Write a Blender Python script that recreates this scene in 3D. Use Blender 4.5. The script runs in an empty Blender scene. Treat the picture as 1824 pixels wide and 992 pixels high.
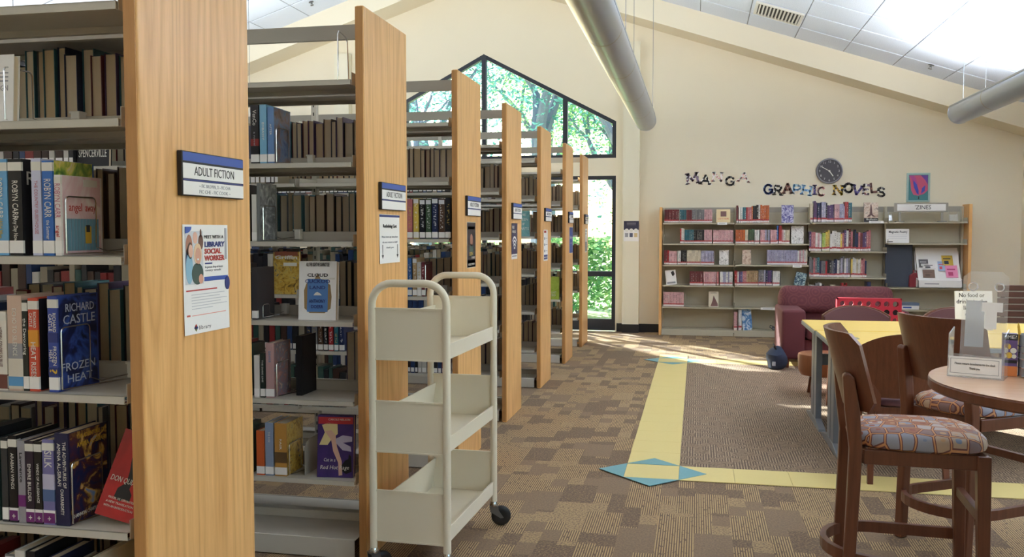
import bpy, bmesh, math, random
from mathutils import Vector, Matrix, Euler
random.seed(11)
SC = bpy.context.scene
COL = SC.collection
PI = math.pi

# ------------------------------------------------------------------ camera, sky, sun, exposure
F_PX, YAW, PITCH, EYE = 1604.0, 0.2022, 0.0516, 1.38
cam_data = bpy.data.cameras.new('camera')
cam_data.sensor_width = 36.0
cam_data.lens = F_PX * 36.0 / 1824.0
cam_data.clip_start = 0.05
cam = bpy.data.objects.new('camera', cam_data)
COL.objects.link(cam)
cam.location = (0, 0, EYE)
cam.rotation_euler = (PI / 2 - PITCH, 0, YAW)
SC.camera = cam
SC.view_settings.view_transform = 'Standard'
SC.view_settings.look = 'None'
SC.view_settings.gamma = 1.0
SC.view_settings.exposure = 1.36
SC.cycles.diffuse_bounces = 8
SC.cycles.max_bounces = 12
SC.cycles.transparent_max_bounces = 16
SC.view_settings.use_curve_mapping = False

world = bpy.data.worlds.new('sky')
SC.world = world
world.use_nodes = True
wn = world.node_tree.nodes
sky = wn.new('ShaderNodeTexSky')
sky.sky_type = 'NISHITA'
sky.sun_disc = False
sky.sun_elevation = math.radians(25)
sky.sun_rotation = math.radians(-40)
sky.air_density = 1.2
sky.dust_density = 2.0
wn['Background'].inputs['Strength'].default_value = 0.28
world.node_tree.links.new(sky.outputs[0], wn['Background'].inputs[0])

SUN_DIR = Vector((.62, -.76, -.46))
sun_data = bpy.data.lights.new('sun', 'SUN')
sun_data.energy = 14.0
sun_data.angle = 0.012
sun_data.color = (1, .95, .86)
sun = bpy.data.objects.new('sun', sun_data)
COL.objects.link(sun)
sun.rotation_euler = SUN_DIR.to_track_quat('-Z', 'Y').to_euler()
sun.location = (-6, 20, 12)
LAMP_W = 200.0          # watts of each pendant's up-light

def at(x, y, Y):
    """world X and Z of the point seen at photograph pixel (x, y) on the plane Y"""
    cy, sy, cp, sp = math.cos(YAW), math.sin(YAW), math.cos(PITCH), math.sin(PITCH)
    r = Vector((cy, sy, 0)); f = Vector((-sy * cp, cy * cp, -sp)); u = Vector((-sy * sp, cy * sp, cp))
    d = f + r * ((x - 912) / F_PX) - u * ((y - 496) / F_PX)
    d *= Y / d.y
    return d.x, d.z + EYE

# ------------------------------------------------------------------ materials
def lin(c):
    return tuple((v / 255 / 12.92) if v <= 10 else ((v / 255 + .055) / 1.055) ** 2.4 for v in c[:3]) + (1,)

class NT:
    def __init__(s, name):
        s.m = bpy.data.materials.new(name); s.m.use_nodes = True
        s.t = s.m.node_tree; s.b = s.t.nodes['Principled BSDF']; s.out = s.t.nodes['Material Output']
    def n(s, k, **kw):
        o = s.t.nodes.new('ShaderNode' + k)
        for a, v in kw.items(): setattr(o, a, v)
        return o
    def l(s, a, b): s.t.links.new(a, b)
    def put(s, v, sock):
        if hasattr(v, 'is_output'): s.l(v, sock)
        else: sock.default_value = v
    def math(s, op, a, b=0.0, c=0.0):
        o = s.n('Math', operation=op)
        for i, v in enumerate((a, b, c)): s.put(v, o.inputs[i])
        return o.outputs[0]
    def mix(s, f, a, b, blend='MIX'):
        o = s.n('Mix', data_type='RGBA', blend_type=blend)
        s.put(f, o.inputs[0]); s.put(a, o.inputs[6]); s.put(b, o.inputs[7])
        return o.outputs[2]
    def coord(s, which='Object', scale=(1, 1, 1)):
        tc = s.n('TexCoord'); mp = s.n('Mapping'); mp.inputs['Scale'].default_value = scale
        s.l(tc.outputs[which], mp.inputs[0]); return mp.outputs[0]
    def noise(s, v, scale=5, detail=3, rough=.5):
        o = s.n('TexNoise'); s.l(v, o.inputs['Vector'])
        o.inputs['Scale'].default_value = scale; o.inputs['Detail'].default_value = detail; o.inputs['Roughness'].default_value = rough
        return o.outputs[0]
    def ramp(s, f, stops, mode='LINEAR'):
        o = s.n('ValToRGB'); s.put(f, o.inputs[0]); e = o.color_ramp; e.interpolation = mode
        while len(e.elements) < len(stops): e.elements.new(.5)
        for el, (p, c) in zip(e.elements, stops): el.position = p; el.color = c
        return o.outputs[0]
    def bump(s, h, strength=.2, dist=.002):
        o = s.n('Bump'); o.inputs['Strength'].default_value = strength; o.inputs['Distance'].default_value = dist
        s.l(h, o.inputs['Height']); s.l(o.outputs[0], s.b.inputs['Normal'])

MATS = {}
def mat(name, c, rough=.5, metal=0.0, noise=0.0, nscale=20, spec=None):
    if name in MATS: return MATS[name]
    t = NT(name); col = lin(c)
    t.b.inputs['Roughness'].default_value = rough
    t.b.inputs['Metallic'].default_value = metal
    if spec is not None: t.b.inputs['Specular IOR Level'].default_value = spec
    if noise:
        f = t.noise(t.coord(), nscale, 4)
        t.l(t.mix(f, tuple(v * (1 - noise) for v in col[:3]) + (1,), tuple(min(1, v * (1 + noise)) for v in col[:3]) + (1,)), t.b.inputs['Base Color'])
    else: t.b.inputs['Base Color'].default_value = col
    MATS[name] = t.m
    return t.m

def wood(name, dark, light, axis='Z', rough=.38, scale=1.0, contrast=1.0, cross='Y'):
    t = NT(name)
    sc = {'X': [14, 14, 14], 'Y': [14, 14, 14], 'Z': [14, 14, 14]}['X']
    sc = [14 * scale] * 3; sc['XYZ'.index(axis)] = .9 * scale
    v = t.coord('Object', tuple(sc))
    info = t.n('ObjectInfo')
    off = t.n('VectorMath', operation='ADD'); comb = t.n('CombineXYZ')
    for i in range(3): t.l(t.math('MULTIPLY', info.outputs['Random'], 37.0 + i), comb.inputs[i])
    t.l(v, off.inputs[0]); t.l(comb.outputs[0], off.inputs[1])
    v = off.outputs[0]
    n1 = t.noise(v, .40, 1, .4)
    rings = t.math('FRACT', t.math('MULTIPLY', n1, 13.0))
    rings = t.math('POWER', t.math('ABSOLUTE', t.math('SUBTRACT', t.math('MULTIPLY', rings, 2.0), 1.0)), 2.0)
    fine = t.noise(v, 6.0, 4, .65)
    f = t.math('ADD', t.math('MULTIPLY', rings, -.34 * contrast), t.math('MULTIPLY', fine, .8))
    f = t.math('ADD', f, .25)
    t.l(t.ramp(f, [(.15, lin(dark)), (.75, lin(light))]), t.b.inputs['Base Color'])
    t.b.inputs['Roughness'].default_value = rough
    t.bump(fine, .08, .001)
    MATS[name] = t.m
    return t.m

OAK = wood('oak_veneer', (202, 148, 86), (234, 184, 120), 'Z', .36)
OAK_EDGE = wood('oak_edge_band', (170, 118, 66), (198, 146, 90), 'Z', .4, contrast=.5)
MAPLE_Y = wood('yellow_laminate', (226, 186, 84), (240, 206, 110), 'X', .35, contrast=.3)
BROWN = wood('brown_stained_beech', (82, 46, 31), (114, 68, 47), 'Z', .3, contrast=.4)
TABLE_TAN = wood('tan_laminate', (196, 152, 118), (216, 176, 144), 'X', .22, contrast=.3)
TAN_WOOD = wood('honey_wood', (118, 68, 40), (142, 86, 52), 'Z', .4, contrast=.3)
SLAT_WOOD = wood('dark_slat_wood', (70, 44, 36), (98, 62, 50), 'X', .4, contrast=.3)
STEEL = mat('painted_shelf_steel', (196, 191, 180), .3)
STEEL_C = mat('painted_case_steel', (188, 181, 160), .42)
CART = mat('cream_enamel', (222, 215, 195), .33)
RAIL = mat('grey_rail_paint', (160, 155, 144), .4)
CHROME = mat('bright_steel', (205, 205, 205), .22, 1.0)
ALU = mat('grey_aluminium', (172, 180, 192), .3, .75)
BLACK = mat('black_rubber', (22, 22, 24), .45)
DARKMETAL = mat('caster_steel', (120, 122, 126), .35, .8)
WALL = mat('cream_wall_paint', (226, 217, 194), .75, noise=.015, nscale=3)
WALL_T = mat('pale_column_paint', (224, 218, 196), .7)
CEIL = mat('ceiling_grid_paint', (170, 170, 172), .7)
BASE_B = mat('black_rubber_base', (26, 28, 34), .45)
WHITE = mat('white_paper', (236, 234, 232), .6)
OFFWHITE = mat('off_white_plastic', (220, 218, 210), .45)
NAVY = mat('navy_print', (44, 56, 120), .5)
BLUE = mat('blue_print', (58, 88, 170), .45)
INK = mat('dark_ink', (40, 38, 42), .6)
GREYINK = mat('grey_ink', (150, 150, 156), .6)
RED = mat('red_ink', (186, 60, 52), .6)
GOLD = mat('gold_print', (216, 176, 60), .5)
CREAMINK = mat('pale_print', (224, 222, 214), .55)
SILVER = mat('silver_print', (190, 198, 214), .5)
BLACKMAT = mat('black_board', (26, 25, 30), .5)
WINFRAME = mat('dark_window_frame', (28, 34, 46), .4)
REDPLASTIC = mat('red_plastic', (190, 40, 60), .4)
GREYLEG = mat('grey_table_leg', (116, 120, 128), .4)
EDGEGREY = mat('grey_edge_band', (140, 148, 150), .45)
NAVYBAG = mat('navy_bag_cloth', (34, 48, 72), .8, noise=.2, nscale=30)
PILLARCAP = WALL

# ceiling tile
t = NT('mineral_fibre_tile'); v = t.coord('Object')
sp = t.noise(v, 140, 2, .6)
t.l(t.ramp(sp, [(.3, lin((196, 205, 220))), (.55, lin((224, 233, 248)))]), t.b.inputs['Base Color'])
t.b.inputs['Roughness'].default_value = .85; t.bump(sp, .15, .002)
TILE = t.m

# mosaic carpet: plank-sized cells of plain, striped and flecked pile
def carpet(name, fine=False):
    t = NT(name); tc = t.n('TexCoord'); sep = t.n('SeparateXYZ'); t.l(tc.outputs['Object'], sep.inputs[0])
    x, y = sep.outputs[0], sep.outputs[1]
    def wnoise(a, b, seed):
        w = t.n('TexWhiteNoise', noise_dimensions='3D'); c = t.n('CombineXYZ')
        t.put(a, c.inputs[0]); t.put(b, c.inputs[1]); c.inputs[2].default_value = seed; t.l(c.outputs[0], w.inputs[0]); return w.outputs[0]
    def cell(wx, wy, seed):
        u = t.math('FLOOR', t.math('DIVIDE', x, wx))
        sh = wnoise(u, 0.0, seed)
        vv = t.math('FLOOR', t.math('ADD', t.math('DIVIDE', y, wy), t.math('MULTIPLY', sh, 7.0)))
        return wnoise(u, vv, seed + 3)
    dark, mid, tan = lin((113, 94, 80)), lin((130, 110, 92)), lin((198, 169, 122))
    ob = tc.outputs['Object']
    fleck = t.noise(ob, 100, 3, .75)
    if fine:
        k = cell(.045, .05, 2.0)
        s = t.math('GREATER_THAN', t.math('FRACT', t.math('MULTIPLY', y, 62.0)), .55)
        s2 = t.math('GREATER_THAN', t.math('FRACT', t.math('MULTIPLY', x, 62.0)), .55)
        pick = t.math('GREATER_THAN', k, .5)
        st = t.math('ADD', t.math('MULTIPLY', s, pick), t.math('MULTIPLY', s2, t.math('SUBTRACT', 1.0, pick)))
        st = t.math('MULTIPLY', st, t.math('GREATER_THAN', fleck, .44))
        c = t.mix(t.math('MULTIPLY', st, .9), lin((108, 91, 78)), lin((182, 158, 130)))
    else:
        a = cell(.085, .15, 1.0); b = cell(.17, .32, 11.0)
        k = t.math('ADD', t.math('MULTIPLY', a, t.math('LESS_THAN', b, .62)), t.math('MULTIPLY', t.math('FRACT', t.math('MULTIPLY', b, 17.3)), t.math('GREATER_THAN', b, .62)))
        stripe = t.math('GREATER_THAN', t.math('FRACT', t.math('MULTIPLY', x, 92.0)), .5)
        broken = t.math('GREATER_THAN', t.noise(t.coord('Object', (92, 30, 1)), 1.0, 2, .6), .38)
        stripe = t.math('MULTIPLY', stripe, broken)
        plain = t.mix(t.math('MULTIPLY', t.math('GREATER_THAN', fleck, .54), .38), dark, tan)
        grey = t.mix(t.math('MULTIPLY', t.math('GREATER_THAN', fleck, .5), .18), mid, tan)
        strp = t.mix(t.math('MULTIPLY', stripe, .85), dark, tan)
        fl = t.mix(t.math('MULTIPLY', t.math('GREATER_THAN', fleck, .48), .62), mid, tan)
        c = t.mix(t.math('GREATER_THAN', k, .28), plain, grey)
        c = t.mix(t.math('GREATER_THAN', k, .46), c, fl)
        c = t.mix(t.math('GREATER_THAN', k, .60), c, strp)
    t.l(c, t.b.inputs['Base Color'])
    t.b.inputs['Roughness'].default_value = .9; t.b.inputs['Specular IOR Level'].default_value = .25
    t.bump(fleck, .4, .004)
    return t.m
CARPET = carpet('mosaic_carpet'); CARPET2 = carpet('woven_fleck_carpet', True)
YTILE = mat('yellow_floor_tile', (222, 203, 134), .5, noise=.03, nscale=60)
BTILE = mat('blue_floor_tile', (112, 164, 172), .55, noise=.06, nscale=90)

# book covers take their colour from the object
def bookmat(name, comic=False):
    t = NT(name); info = t.n('ObjectInfo'); tc = t.n('TexCoord')
    g = t.n('SeparateXYZ'); t.l(tc.outputs['Generated'], g.inputs[0])
    nn = t.n('SeparateXYZ'); t.l(tc.outputs['Normal'], nn.inputs[0])
    spine = t.math('LESS_THAN', nn.outputs[1], -.5)
    z, x = g.outputs[2], g.outputs[0]
    rnd = info.outputs['Random']
    def band(a, b): return t.math('MULTIPLY', t.math('GREATER_THAN', z, a), t.math('LESS_THAN', z, b))
    # printed lettering running down the spine
    cb = t.n('CombineXYZ'); t.l(t.math('MULTIPLY', x, 2.2), cb.inputs[0]); t.l(t.math('MULTIPLY', rnd, 50.0), cb.inputs[1]); t.l(t.math('MULTIPLY', z, 30.0), cb.inputs[2])
    txt = t.math('GREATER_THAN', t.noise(cb.outputs[0], 1.0, 1, .5), .56)
    txt = t.math('MULTIPLY', t.math('MULTIPLY', txt, band(.26, .86)), t.math('MULTIPLY', t.math('GREATER_THAN', x, .25), t.math('LESS_THAN', x, .75)))
    col = info.outputs['Color']
    cb2 = t.n('CombineXYZ'); t.l(rnd, cb2.inputs[0]); t.l(t.math('FLOOR', t.math('MULTIPLY', z, 5.0)), cb2.inputs[1])
    wn_ = t.n('TexWhiteNoise', noise_dimensions='2D'); t.l(cb2.outputs[0], wn_.inputs[0])
    col = t.mix(t.math('MULTIPLY', wn_.outputs[0], .28), col, (.02, .02, .03, 1))
    inkc = t.mix(t.math('GREATER_THAN', rnd, .4), (.75, .72, .66, 1), (.06, .05, .06, 1)) if comic else t.mix(t.math('GREATER_THAN', rnd, .3), (.55, .4, .1, 1), (.8, .8, .8, 1))
    col = t.mix(t.math('MULTIPLY', t.math('MULTIPLY', txt, spine), .7), col, inkc)
    if comic:
        col = t.mix(t.math('MULTIPLY', spine, band(.13, .22)), col, lin((178, 70, 74)))
        col = t.mix(t.math('MULTIPLY', spine, band(.02, .13)), col, lin((228, 222, 220)))
    else:
        col = t.mix(t.math('MULTIPLY', spine, band(.05, .17)), col, lin((226, 226, 228)))
        col = t.mix(t.math('MULTIPLY', t.math('MULTIPLY', spine, band(.87, .98)), t.math('GREATER_THAN', rnd, .55)), col, lin((210, 212, 218)))
    t.l(col, t.b.inputs['Base Color']); t.b.inputs['Roughness'].default_value = .32
    return t.m
COVER = bookmat('book_jacket'); COMIC = bookmat('comic_jacket', True)
t = NT('plain_jacket'); info = t.n('ObjectInfo'); t.l(info.outputs['Color'], t.b.inputs['Base Color']); t.b.inputs['Roughness'].default_value = .3
JACKET = t.m
t = NT('page_edges'); info = t.n('ObjectInfo')
v = t.coord('Object', (900, 3, 3)); pn = t.noise(v, 1.0, 2, .5)
c = t.ramp(info.outputs['Random'], [(0, lin((222, 204, 176))), (.5, lin((236, 224, 204))), (1, lin((222, 198, 160)))])
t.l(t.mix(t.math('MULTIPLY', pn, .35), c, lin((180, 160, 134))), t.b.inputs['Base Color']); t.b.inputs['Roughness'].default_value = .85
PAGES = t.m
t = NT('assorted_jackets'); geo = t.n('NewGeometry')
t.l(t.ramp(geo.outputs['Random Per Island'], [(0, lin((30, 30, 36))), (.15, lin((60, 40, 34))), (.3, lin((40, 60, 100))), (.42, lin((130, 44, 44))), (.55, lin((36, 36, 40))), (.66, lin((150, 140, 120))), (.78, lin((50, 80, 74))), (.9, lin((190, 186, 178)))], 'CONSTANT'), t.b.inputs['Base Color'])
t.b.inputs['Roughness'].default_value = .35
FILL = t.m

def art(name, stops, scale=9, detail=3, dist=1.5, rough=.35):
    """abstract printed picture"""
    t = NT(name); v = t.coord('Object')
    o = t.n('TexNoise'); t.l(v, o.inputs['Vector']); o.inputs['Scale'].default_value = scale; o.inputs['Detail'].default_value = detail; o.inputs['Distortion'].default_value = dist
    n = len(stops)
    t.l(t.ramp(o.outputs[0], [(.3 + .42 * i / max(1, n - 1), lin(c)) for i, c in enumerate(stops)]), t.b.inputs['Base Color'])
    t.b.inputs['Roughness'].default_value = rough
    return t.m

# upholstery of rounded pebbles with rings
t = NT('pebble_upholstery'); v = t.coord('Object', (1, 1, .5))
def vor(feat):
    o = t.n('TexVoronoi', feature=feat, distance='MINKOWSKI' if feat == 'F1' else 'EUCLIDEAN')
    t.l(v, o.inputs['Vector']); o.inputs['Scale'].default_value = 19; o.inputs['Randomness'].default_value = .5
    if feat == 'F1': o.inputs['Exponent'].default_value = 2.6
    return o
f1 = vor('F1'); ed = vor('DISTANCE_TO_EDGE')
sepc = t.n('SeparateColor'); t.l(f1.outputs['Color'], sepc.inputs[0])
fillc = t.ramp(sepc.outputs[0], [(0, lin((150, 150, 162))), (.25, lin((186, 158, 134))), (.5, lin((140, 112, 108))), (.7, lin((186, 172, 168))), (.88, lin((164, 104, 74)))], 'CONSTANT')
inner = t.ramp(sepc.outputs[1], [(0, lin((196, 152, 112))), (.4, lin((126, 136, 160))), (.7, lin((150, 84, 66)))], 'CONSTANT')
d = f1.outputs['Distance']
c = t.mix(t.math('LESS_THAN', d, .2), fillc, inner)
c = t.mix(t.math('LESS_THAN', ed.outputs[0], .105), c, lin((112, 66, 62)))
c = t.mix(t.math('LESS_THAN', ed.outputs[0], .045), c, lin((206, 146, 96)))
t.l(c, t.b.inputs['Base Color']); t.b.inputs['Roughness'].default_value = .7
PEBBLE = t.m
# burgundy cloth with ring pattern
t = NT('burgundy_ring_cloth'); v = t.coord('Object', (1, 1, 1))
o = t.n('TexVoronoi'); t.l(v, o.inputs['Vector']); o.inputs['Scale'].default_value = 9.0; o.inputs['Randomness'].default_value = .35
ring = t.math('LESS_THAN', t.math('ABSOLUTE', t.math('SUBTRACT', t.math('FRACT', t.math('MULTIPLY', o.outputs['Distance'], 4.2)), .5)), .2)
t.l(t.mix(t.math('MULTIPLY', ring, .5), lin((98, 50, 56)), lin((118, 66, 66))), t.b.inputs['Base Color']); t.b.inputs['Roughness'].default_value = .85
RINGCLOTH = t.m
BURG = mat('burgundy_cloth', (94, 46, 52), .85, noise=.12, nscale=200)
PURPLE = mat('plum_upholstery', (100, 60, 62), .7, noise=.08, nscale=160)

def clear(name, tint=(1, 1, 1), gloss=.08, rough=.02, haze=0.0):
    m = bpy.data.materials.new(name); m.use_nodes = True; nt = m.node_tree; nt.nodes.clear()
    out = nt.nodes.new('ShaderNodeOutputMaterial'); tr = nt.nodes.new('ShaderNodeBsdfTransparent'); gl = nt.nodes.new('ShaderNodeBsdfGlossy')
    tr.inputs[0].default_value = tint + (1,); gl.inputs['Roughness'].default_value = rough
    mx = nt.nodes.new('ShaderNodeMixShader'); lw = nt.nodes.new('ShaderNodeLayerWeight'); lw.inputs[0].default_value = .5; fr = nt.nodes.new('ShaderNodeMath'); fr.operation = 'POWER'; fr.inputs[1].default_value = 5.0; nt.links.new(lw.outputs['Facing'], fr.inputs[0])
    ad = nt.nodes.new('ShaderNodeMath'); ad.operation = 'MULTIPLY_ADD'; ad.inputs[1].default_value = .9; ad.inputs[2].default_value = gloss + .03; ad.use_clamp = True
    nt.links.new(fr.outputs[0], ad.inputs[0]); nt.links.new(ad.outputs[0], mx.inputs[0])
    src = tr.outputs[0]
    if haze:
        df = nt.nodes.new('ShaderNodeBsdfDiffuse'); df.inputs[0].default_value = (.9, .92, .95, 1)
        m2 = nt.nodes.new('ShaderNodeMixShader'); m2.inputs[0].default_value = haze
        nt.links.new(tr.outputs[0], m2.inputs[1]); nt.links.new(df.outputs[0], m2.inputs[2]); src = m2.outputs[0]
    nt.links.new(src, mx.inputs[1]); nt.links.new(gl.outputs[0], mx.inputs[2])
    nt.links.new(mx.outputs[0], out.inputs[0])
    return m
GLASS = clear('window_glass', (.93, .98, 1.0), .0)
ACRYLIC = clear('clear_acrylic', (.97, .975, .985), .04, .05, .10)
VIEW_TINT = clear('view_tint_film', (.72, .74, .80), .03, .2, .35)  # dim, hazy view through textured acrylic put into a tinted film
SLEEVE = clear('clear_film', (.97, .97, .97), .05, .1, .12)

def leafmat(name, a, b):
    m = bpy.data.materials.new(name); m.use_nodes = True; nt = m.node_tree; nt.nodes.clear()
    out = nt.nodes.new('ShaderNodeOutputMaterial'); df = nt.nodes.new('ShaderNodeBsdfDiffuse'); tl = nt.nodes.new('ShaderNodeBsdfTranslucent'); mx = nt.nodes.new('ShaderNodeMixShader')
    g = nt.nodes.new('ShaderNodeNewGeometry'); r = nt.nodes.new('ShaderNodeValToRGB'); r.color_ramp.elements[0].color = lin(a); r.color_ramp.elements[1].color = lin(b)
    nt.links.new(g.outputs['Random Per Island'], r.inputs[0])
    for s in (df, tl): nt.links.new(r.outputs[0], s.inputs[0])
    mx.inputs[0].default_value = .6
    nt.links.new(df.outputs[0], mx.inputs[1]); nt.links.new(tl.outputs[0], mx.inputs[2]); nt.links.new(mx.outputs[0], out.inputs[0])
    return m
LEAF = leafmat('leaf_green', (80, 140, 96), (170, 204, 140))
LEAF2 = leafmat('leaf_teal', (64, 120, 116), (120, 178, 172))
BARK = mat('hazed_bark', (104, 112, 134), .9, noise=.3, nscale=8)  # grey-blue of the outdoor haze is put into the bark colour
GRASS = mat('lawn', (150, 170, 120), .9, noise=.2, nscale=4)

# ------------------------------------------------------------------ mesh helpers
class MB:
    def __init__(s): s.v = []; s.f = []; s.mi = []; s.k = 0
    def add(s, vs, fs, M=None):
        o = len(s.v)
        s.v += [tuple(M @ Vector(v)) if M is not None else tuple(v) for v in vs]
        s.f += [tuple(i + o for i in f) for f in fs]; s.mi += [s.k] * len(fs); return s
    def box(s, a, b, M=None):
        x0, y0, z0 = a; x1, y1, z1 = b
        if x0 > x1: x0, x1 = x1, x0
        if y0 > y1: y0, y1 = y1, y0
        if z0 > z1: z0, z1 = z1, z0
        return s.add([(x0, y0, z0), (x1, y0, z0), (x1, y1, z0), (x0, y1, z0), (x0, y0, z1), (x1, y0, z1), (x1, y1, z1), (x0, y1, z1)],
                     [(0, 3, 2, 1), (4, 5, 6, 7), (0, 1, 5, 4), (1, 2, 6, 5), (2, 3, 7, 6), (3, 0, 4, 7)], M)
    def prism(s, pts, h0, h1, plane='XY', M=None):
        """closed outline in a plane, extruded along the third axis"""
        def p(a, b, h): return {'XY': (a, b, h), 'XZ': (a, h, b), 'YZ': (h, a, b)}[plane]
        n = len(pts); area = sum(pts[i][0] * pts[(i + 1) % n][1] - pts[(i + 1) % n][0] * pts[i][1] for i in range(n))
        if (area < 0) != (plane == 'XZ'): pts = pts[::-1]
        if h0 > h1: h0, h1 = h1, h0
        vs = [p(a, b, h0) for a, b in pts] + [p(a, b, h1) for a, b in pts]
        fs = [tuple(range(n))[::-1], tuple(range(n, 2 * n))] + [(i, (i + 1) % n, n + (i + 1) % n, n + i) for i in range(n)]
        return s.add(vs, fs, M)
    def tube(s, path, r, n=8, closed=False, M=None, flat=None):
        path = [Vector(p) for p in path]; m = len(path); rs = r if isinstance(r, (list, tuple)) else [r] * m
        vs = []; prev = None
        for i, p in enumerate(path):
            if closed: d = path[(i + 1) % m] - path[i - 1]
            else: d = path[min(i + 1, m - 1)] - path[max(i - 1, 0)]
            d.normalize()
            if prev is None:
                a = Vector((0, 0, 1)) if abs(d.z) < .9 else Vector((1, 0, 0)); u = d.cross(a).normalized()
            else: u = (prev - d * prev.dot(d)).normalized()
            prev = u; w = d.cross(u)
            for k in range(n):
                an = 2 * PI * k / n
                if flat: # rectangular bar flat=(half width, half height)
                    q = [(1, 1), (-1, 1), (-1, -1), (1, -1)][k]; vs.append(p + u * q[0] * flat[0] + w * q[1] * flat[1])
                else: vs.append(p + (u * math.cos(an) + w * math.sin(an)) * rs[i])
        fs = []
        for i in range(m if closed else m - 1):
            j = (i + 1) % m
            for k in range(n): fs.append((i * n + k, i * n + (k + 1) % n, j * n + (k + 1) % n, j * n + k))
        if not closed: fs += [tuple(range(n))[::-1], tuple(range((m - 1) * n, m * n))]
        return s.add(vs, fs, M)
    def bar(s, path, hw, hh, M=None): return s.tube(path, 1, 4, M=M, flat=(hw, hh))
    def lathe(s, prof, n=24, M=None):
        vs = []; m = len(prof)
        for r, z in prof:
            for k in range(n): a = 2 * PI * k / n; vs.append((r * math.cos(a), r * math.sin(a), z))
        fs = [(i * n + k, i * n + (k + 1) % n, (i + 1) * n + (k + 1) % n, (i + 1) * n + k) for i in range(m - 1) for k in range(n)]
        if prof[0][0] > 1e-6: fs.append(tuple(range(n))[::-1])
        if prof[-1][0] > 1e-6: fs.append(tuple(range((m - 1) * n, m * n)))
        return s.add(vs, fs, M)
    def mesh(s, name, mats, smooth=False, bevel=0, seg=2):
        me = bpy.data.meshes.new(name); me.from_pydata(s.v, [], s.f)
        for m in (mats if isinstance(mats, (list, tuple)) else [mats]): me.materials.append(m)
        if any(s.mi): me.polygons.foreach_set('material_index', s.mi)
        if bevel or smooth:
            bm = bmesh.new(); bm.from_mesh(me)
            if bevel:
                es = [e for e in bm.edges if len(e.link_faces) == 2 and e.calc_face_angle(0) > .5]
                bmesh.ops.bevel(bm, geom=es, offset=bevel, segments=seg, affect='EDGES', profile=.5, clamp_overlap=True)
            if smooth:
                for f in bm.faces: f.smooth = True
                for e in bm.edges:
                    if len(e.link_faces) == 2 and e.calc_face_angle(0) > math.radians(38): e.smooth = False
            bm.to_mesh(me); bm.free()
        me.validate(); me.update()
        return me
    def build(s, name, mats, parent=None, loc=(0, 0, 0), rot=(0, 0, 0), **kw):
        return obj(name, s.mesh(name, mats, **kw), parent, loc, rot)

def obj(name, me, parent=None, loc=(0, 0, 0), rot=(0, 0, 0)):
    o = bpy.data.objects.new(name, me); COL.objects.link(o)
    o.location = loc; o.rotation_euler = rot
    if parent is not None: o.parent = parent
    return o
def tag(o, label, cat, group=None, kind=None):
    o['label'] = label; o['category'] = cat
    if group: o['group'] = group
    if kind: o['kind'] = kind
    return o
def thing(name, label, cat, loc=(0, 0, 0), rotz=0, group=None):
    o = obj(name, None, None, loc, (0, 0, rotz)); o.empty_display_size = .1
    return tag(o, label, cat, group)
def struct(o): o['kind'] = 'structure'; return o
def dup(o, label=None, loc=None, rotz=None, parent=None):
    c = o.copy(); COL.objects.link(c)
    if parent is not None: c.parent = parent
    if label: c['label'] = label
    if loc is not None: c.location = loc
    if rotz is not None: c.rotation_euler = (0, 0, rotz)
    for ch in KIDS(o): dup(ch, parent=c)
    return c
def KIDS(o): return [c for c in bpy.data.objects if c.parent == o]

def basis(right, up, loc=(0, 0, 0)):
    r = Vector(right).normalized(); u = Vector(up).normalized(); n = r.cross(u)
    return Matrix(((r.x, u.x, n.x, loc[0]), (r.y, u.y, n.y, loc[1]), (r.z, u.z, n.z, loc[2]), (0, 0, 0, 1)))
def text(body, size, m, M, parent=None, name='lettering', align='CENTER', width=None, ext=.0004, bold=0.0, squeeze=None, shear=0):
    cu = bpy.data.curves.new('lettering', 'FONT'); cu.body = body; cu.size = size; cu.extrude = ext; cu.offset = bold
    cu.align_x = align; cu.align_y = 'CENTER'; cu.resolution_u = 2; cu.shear = shear
    tmp = bpy.data.objects.new('lettering_source', cu); COL.objects.link(tmp)
    me = bpy.data.meshes.new_from_object(tmp)
    bpy.data.objects.remove(tmp); bpy.data.curves.remove(cu)
    me.materials.clear(); me.materials.append(m)
    xs = [v.co.x for v in me.vertices] or [0, 1]
    k = 1.0
    if width: k = width / max(1e-6, max(xs) - min(xs))
    S = Matrix.Diagonal((k, min(k, 1.0) if squeeze is None else squeeze, 1, 1))
    me.transform(M @ S)
    return obj(name, me, parent)
def quad(mb, M, x0, y0, x1, y1, t=.0006):
    return mb.box((x0, y0, 0), (x1, y1, t), M)
def disc_pts(cx, cy, rx, ry, n=20, a0=0, a1=2 * PI):
    return [(cx + rx * math.cos(a0 + (a1 - a0) * i / n), cy + ry * math.sin(a0 + (a1 - a0) * i / n)) for i in range(n)]
def rrect(x0, y0, x1, y1, r, n=5):
    p = []
    for cx, cy, a in ((x1 - r, y1 - r, 0), (x0 + r, y1 - r, PI / 2), (x0 + r, y0 + r, PI), (x1 - r, y0 + r, 1.5 * PI)):
        p += [(cx + r * math.cos(a + PI / 2 * i / n), cy + r * math.sin(a + PI / 2 * i / n)) for i in range(n + 1)]
    return p
ORD = ['first', 'second', 'third', 'fourth', 'fifth', 'sixth', 'seventh', 'eighth', 'ninth', 'tenth', 'eleventh', 'twelfth', 'thirteenth', 'fourteenth', 'fifteenth', 'sixteenth', 'seventeenth', 'eighteenth', 'nineteenth', 'twentieth']
def nth(i):
    if i < 20: return ORD[i]
    n = i + 1
    tens = {2: 'twenty', 3: 'thirty', 4: 'forty', 5: 'fifty'}[n // 10]
    return tens + '-' + ORD[n % 10 - 1] if n % 10 else tens[:-1] + 'ieth'

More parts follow.
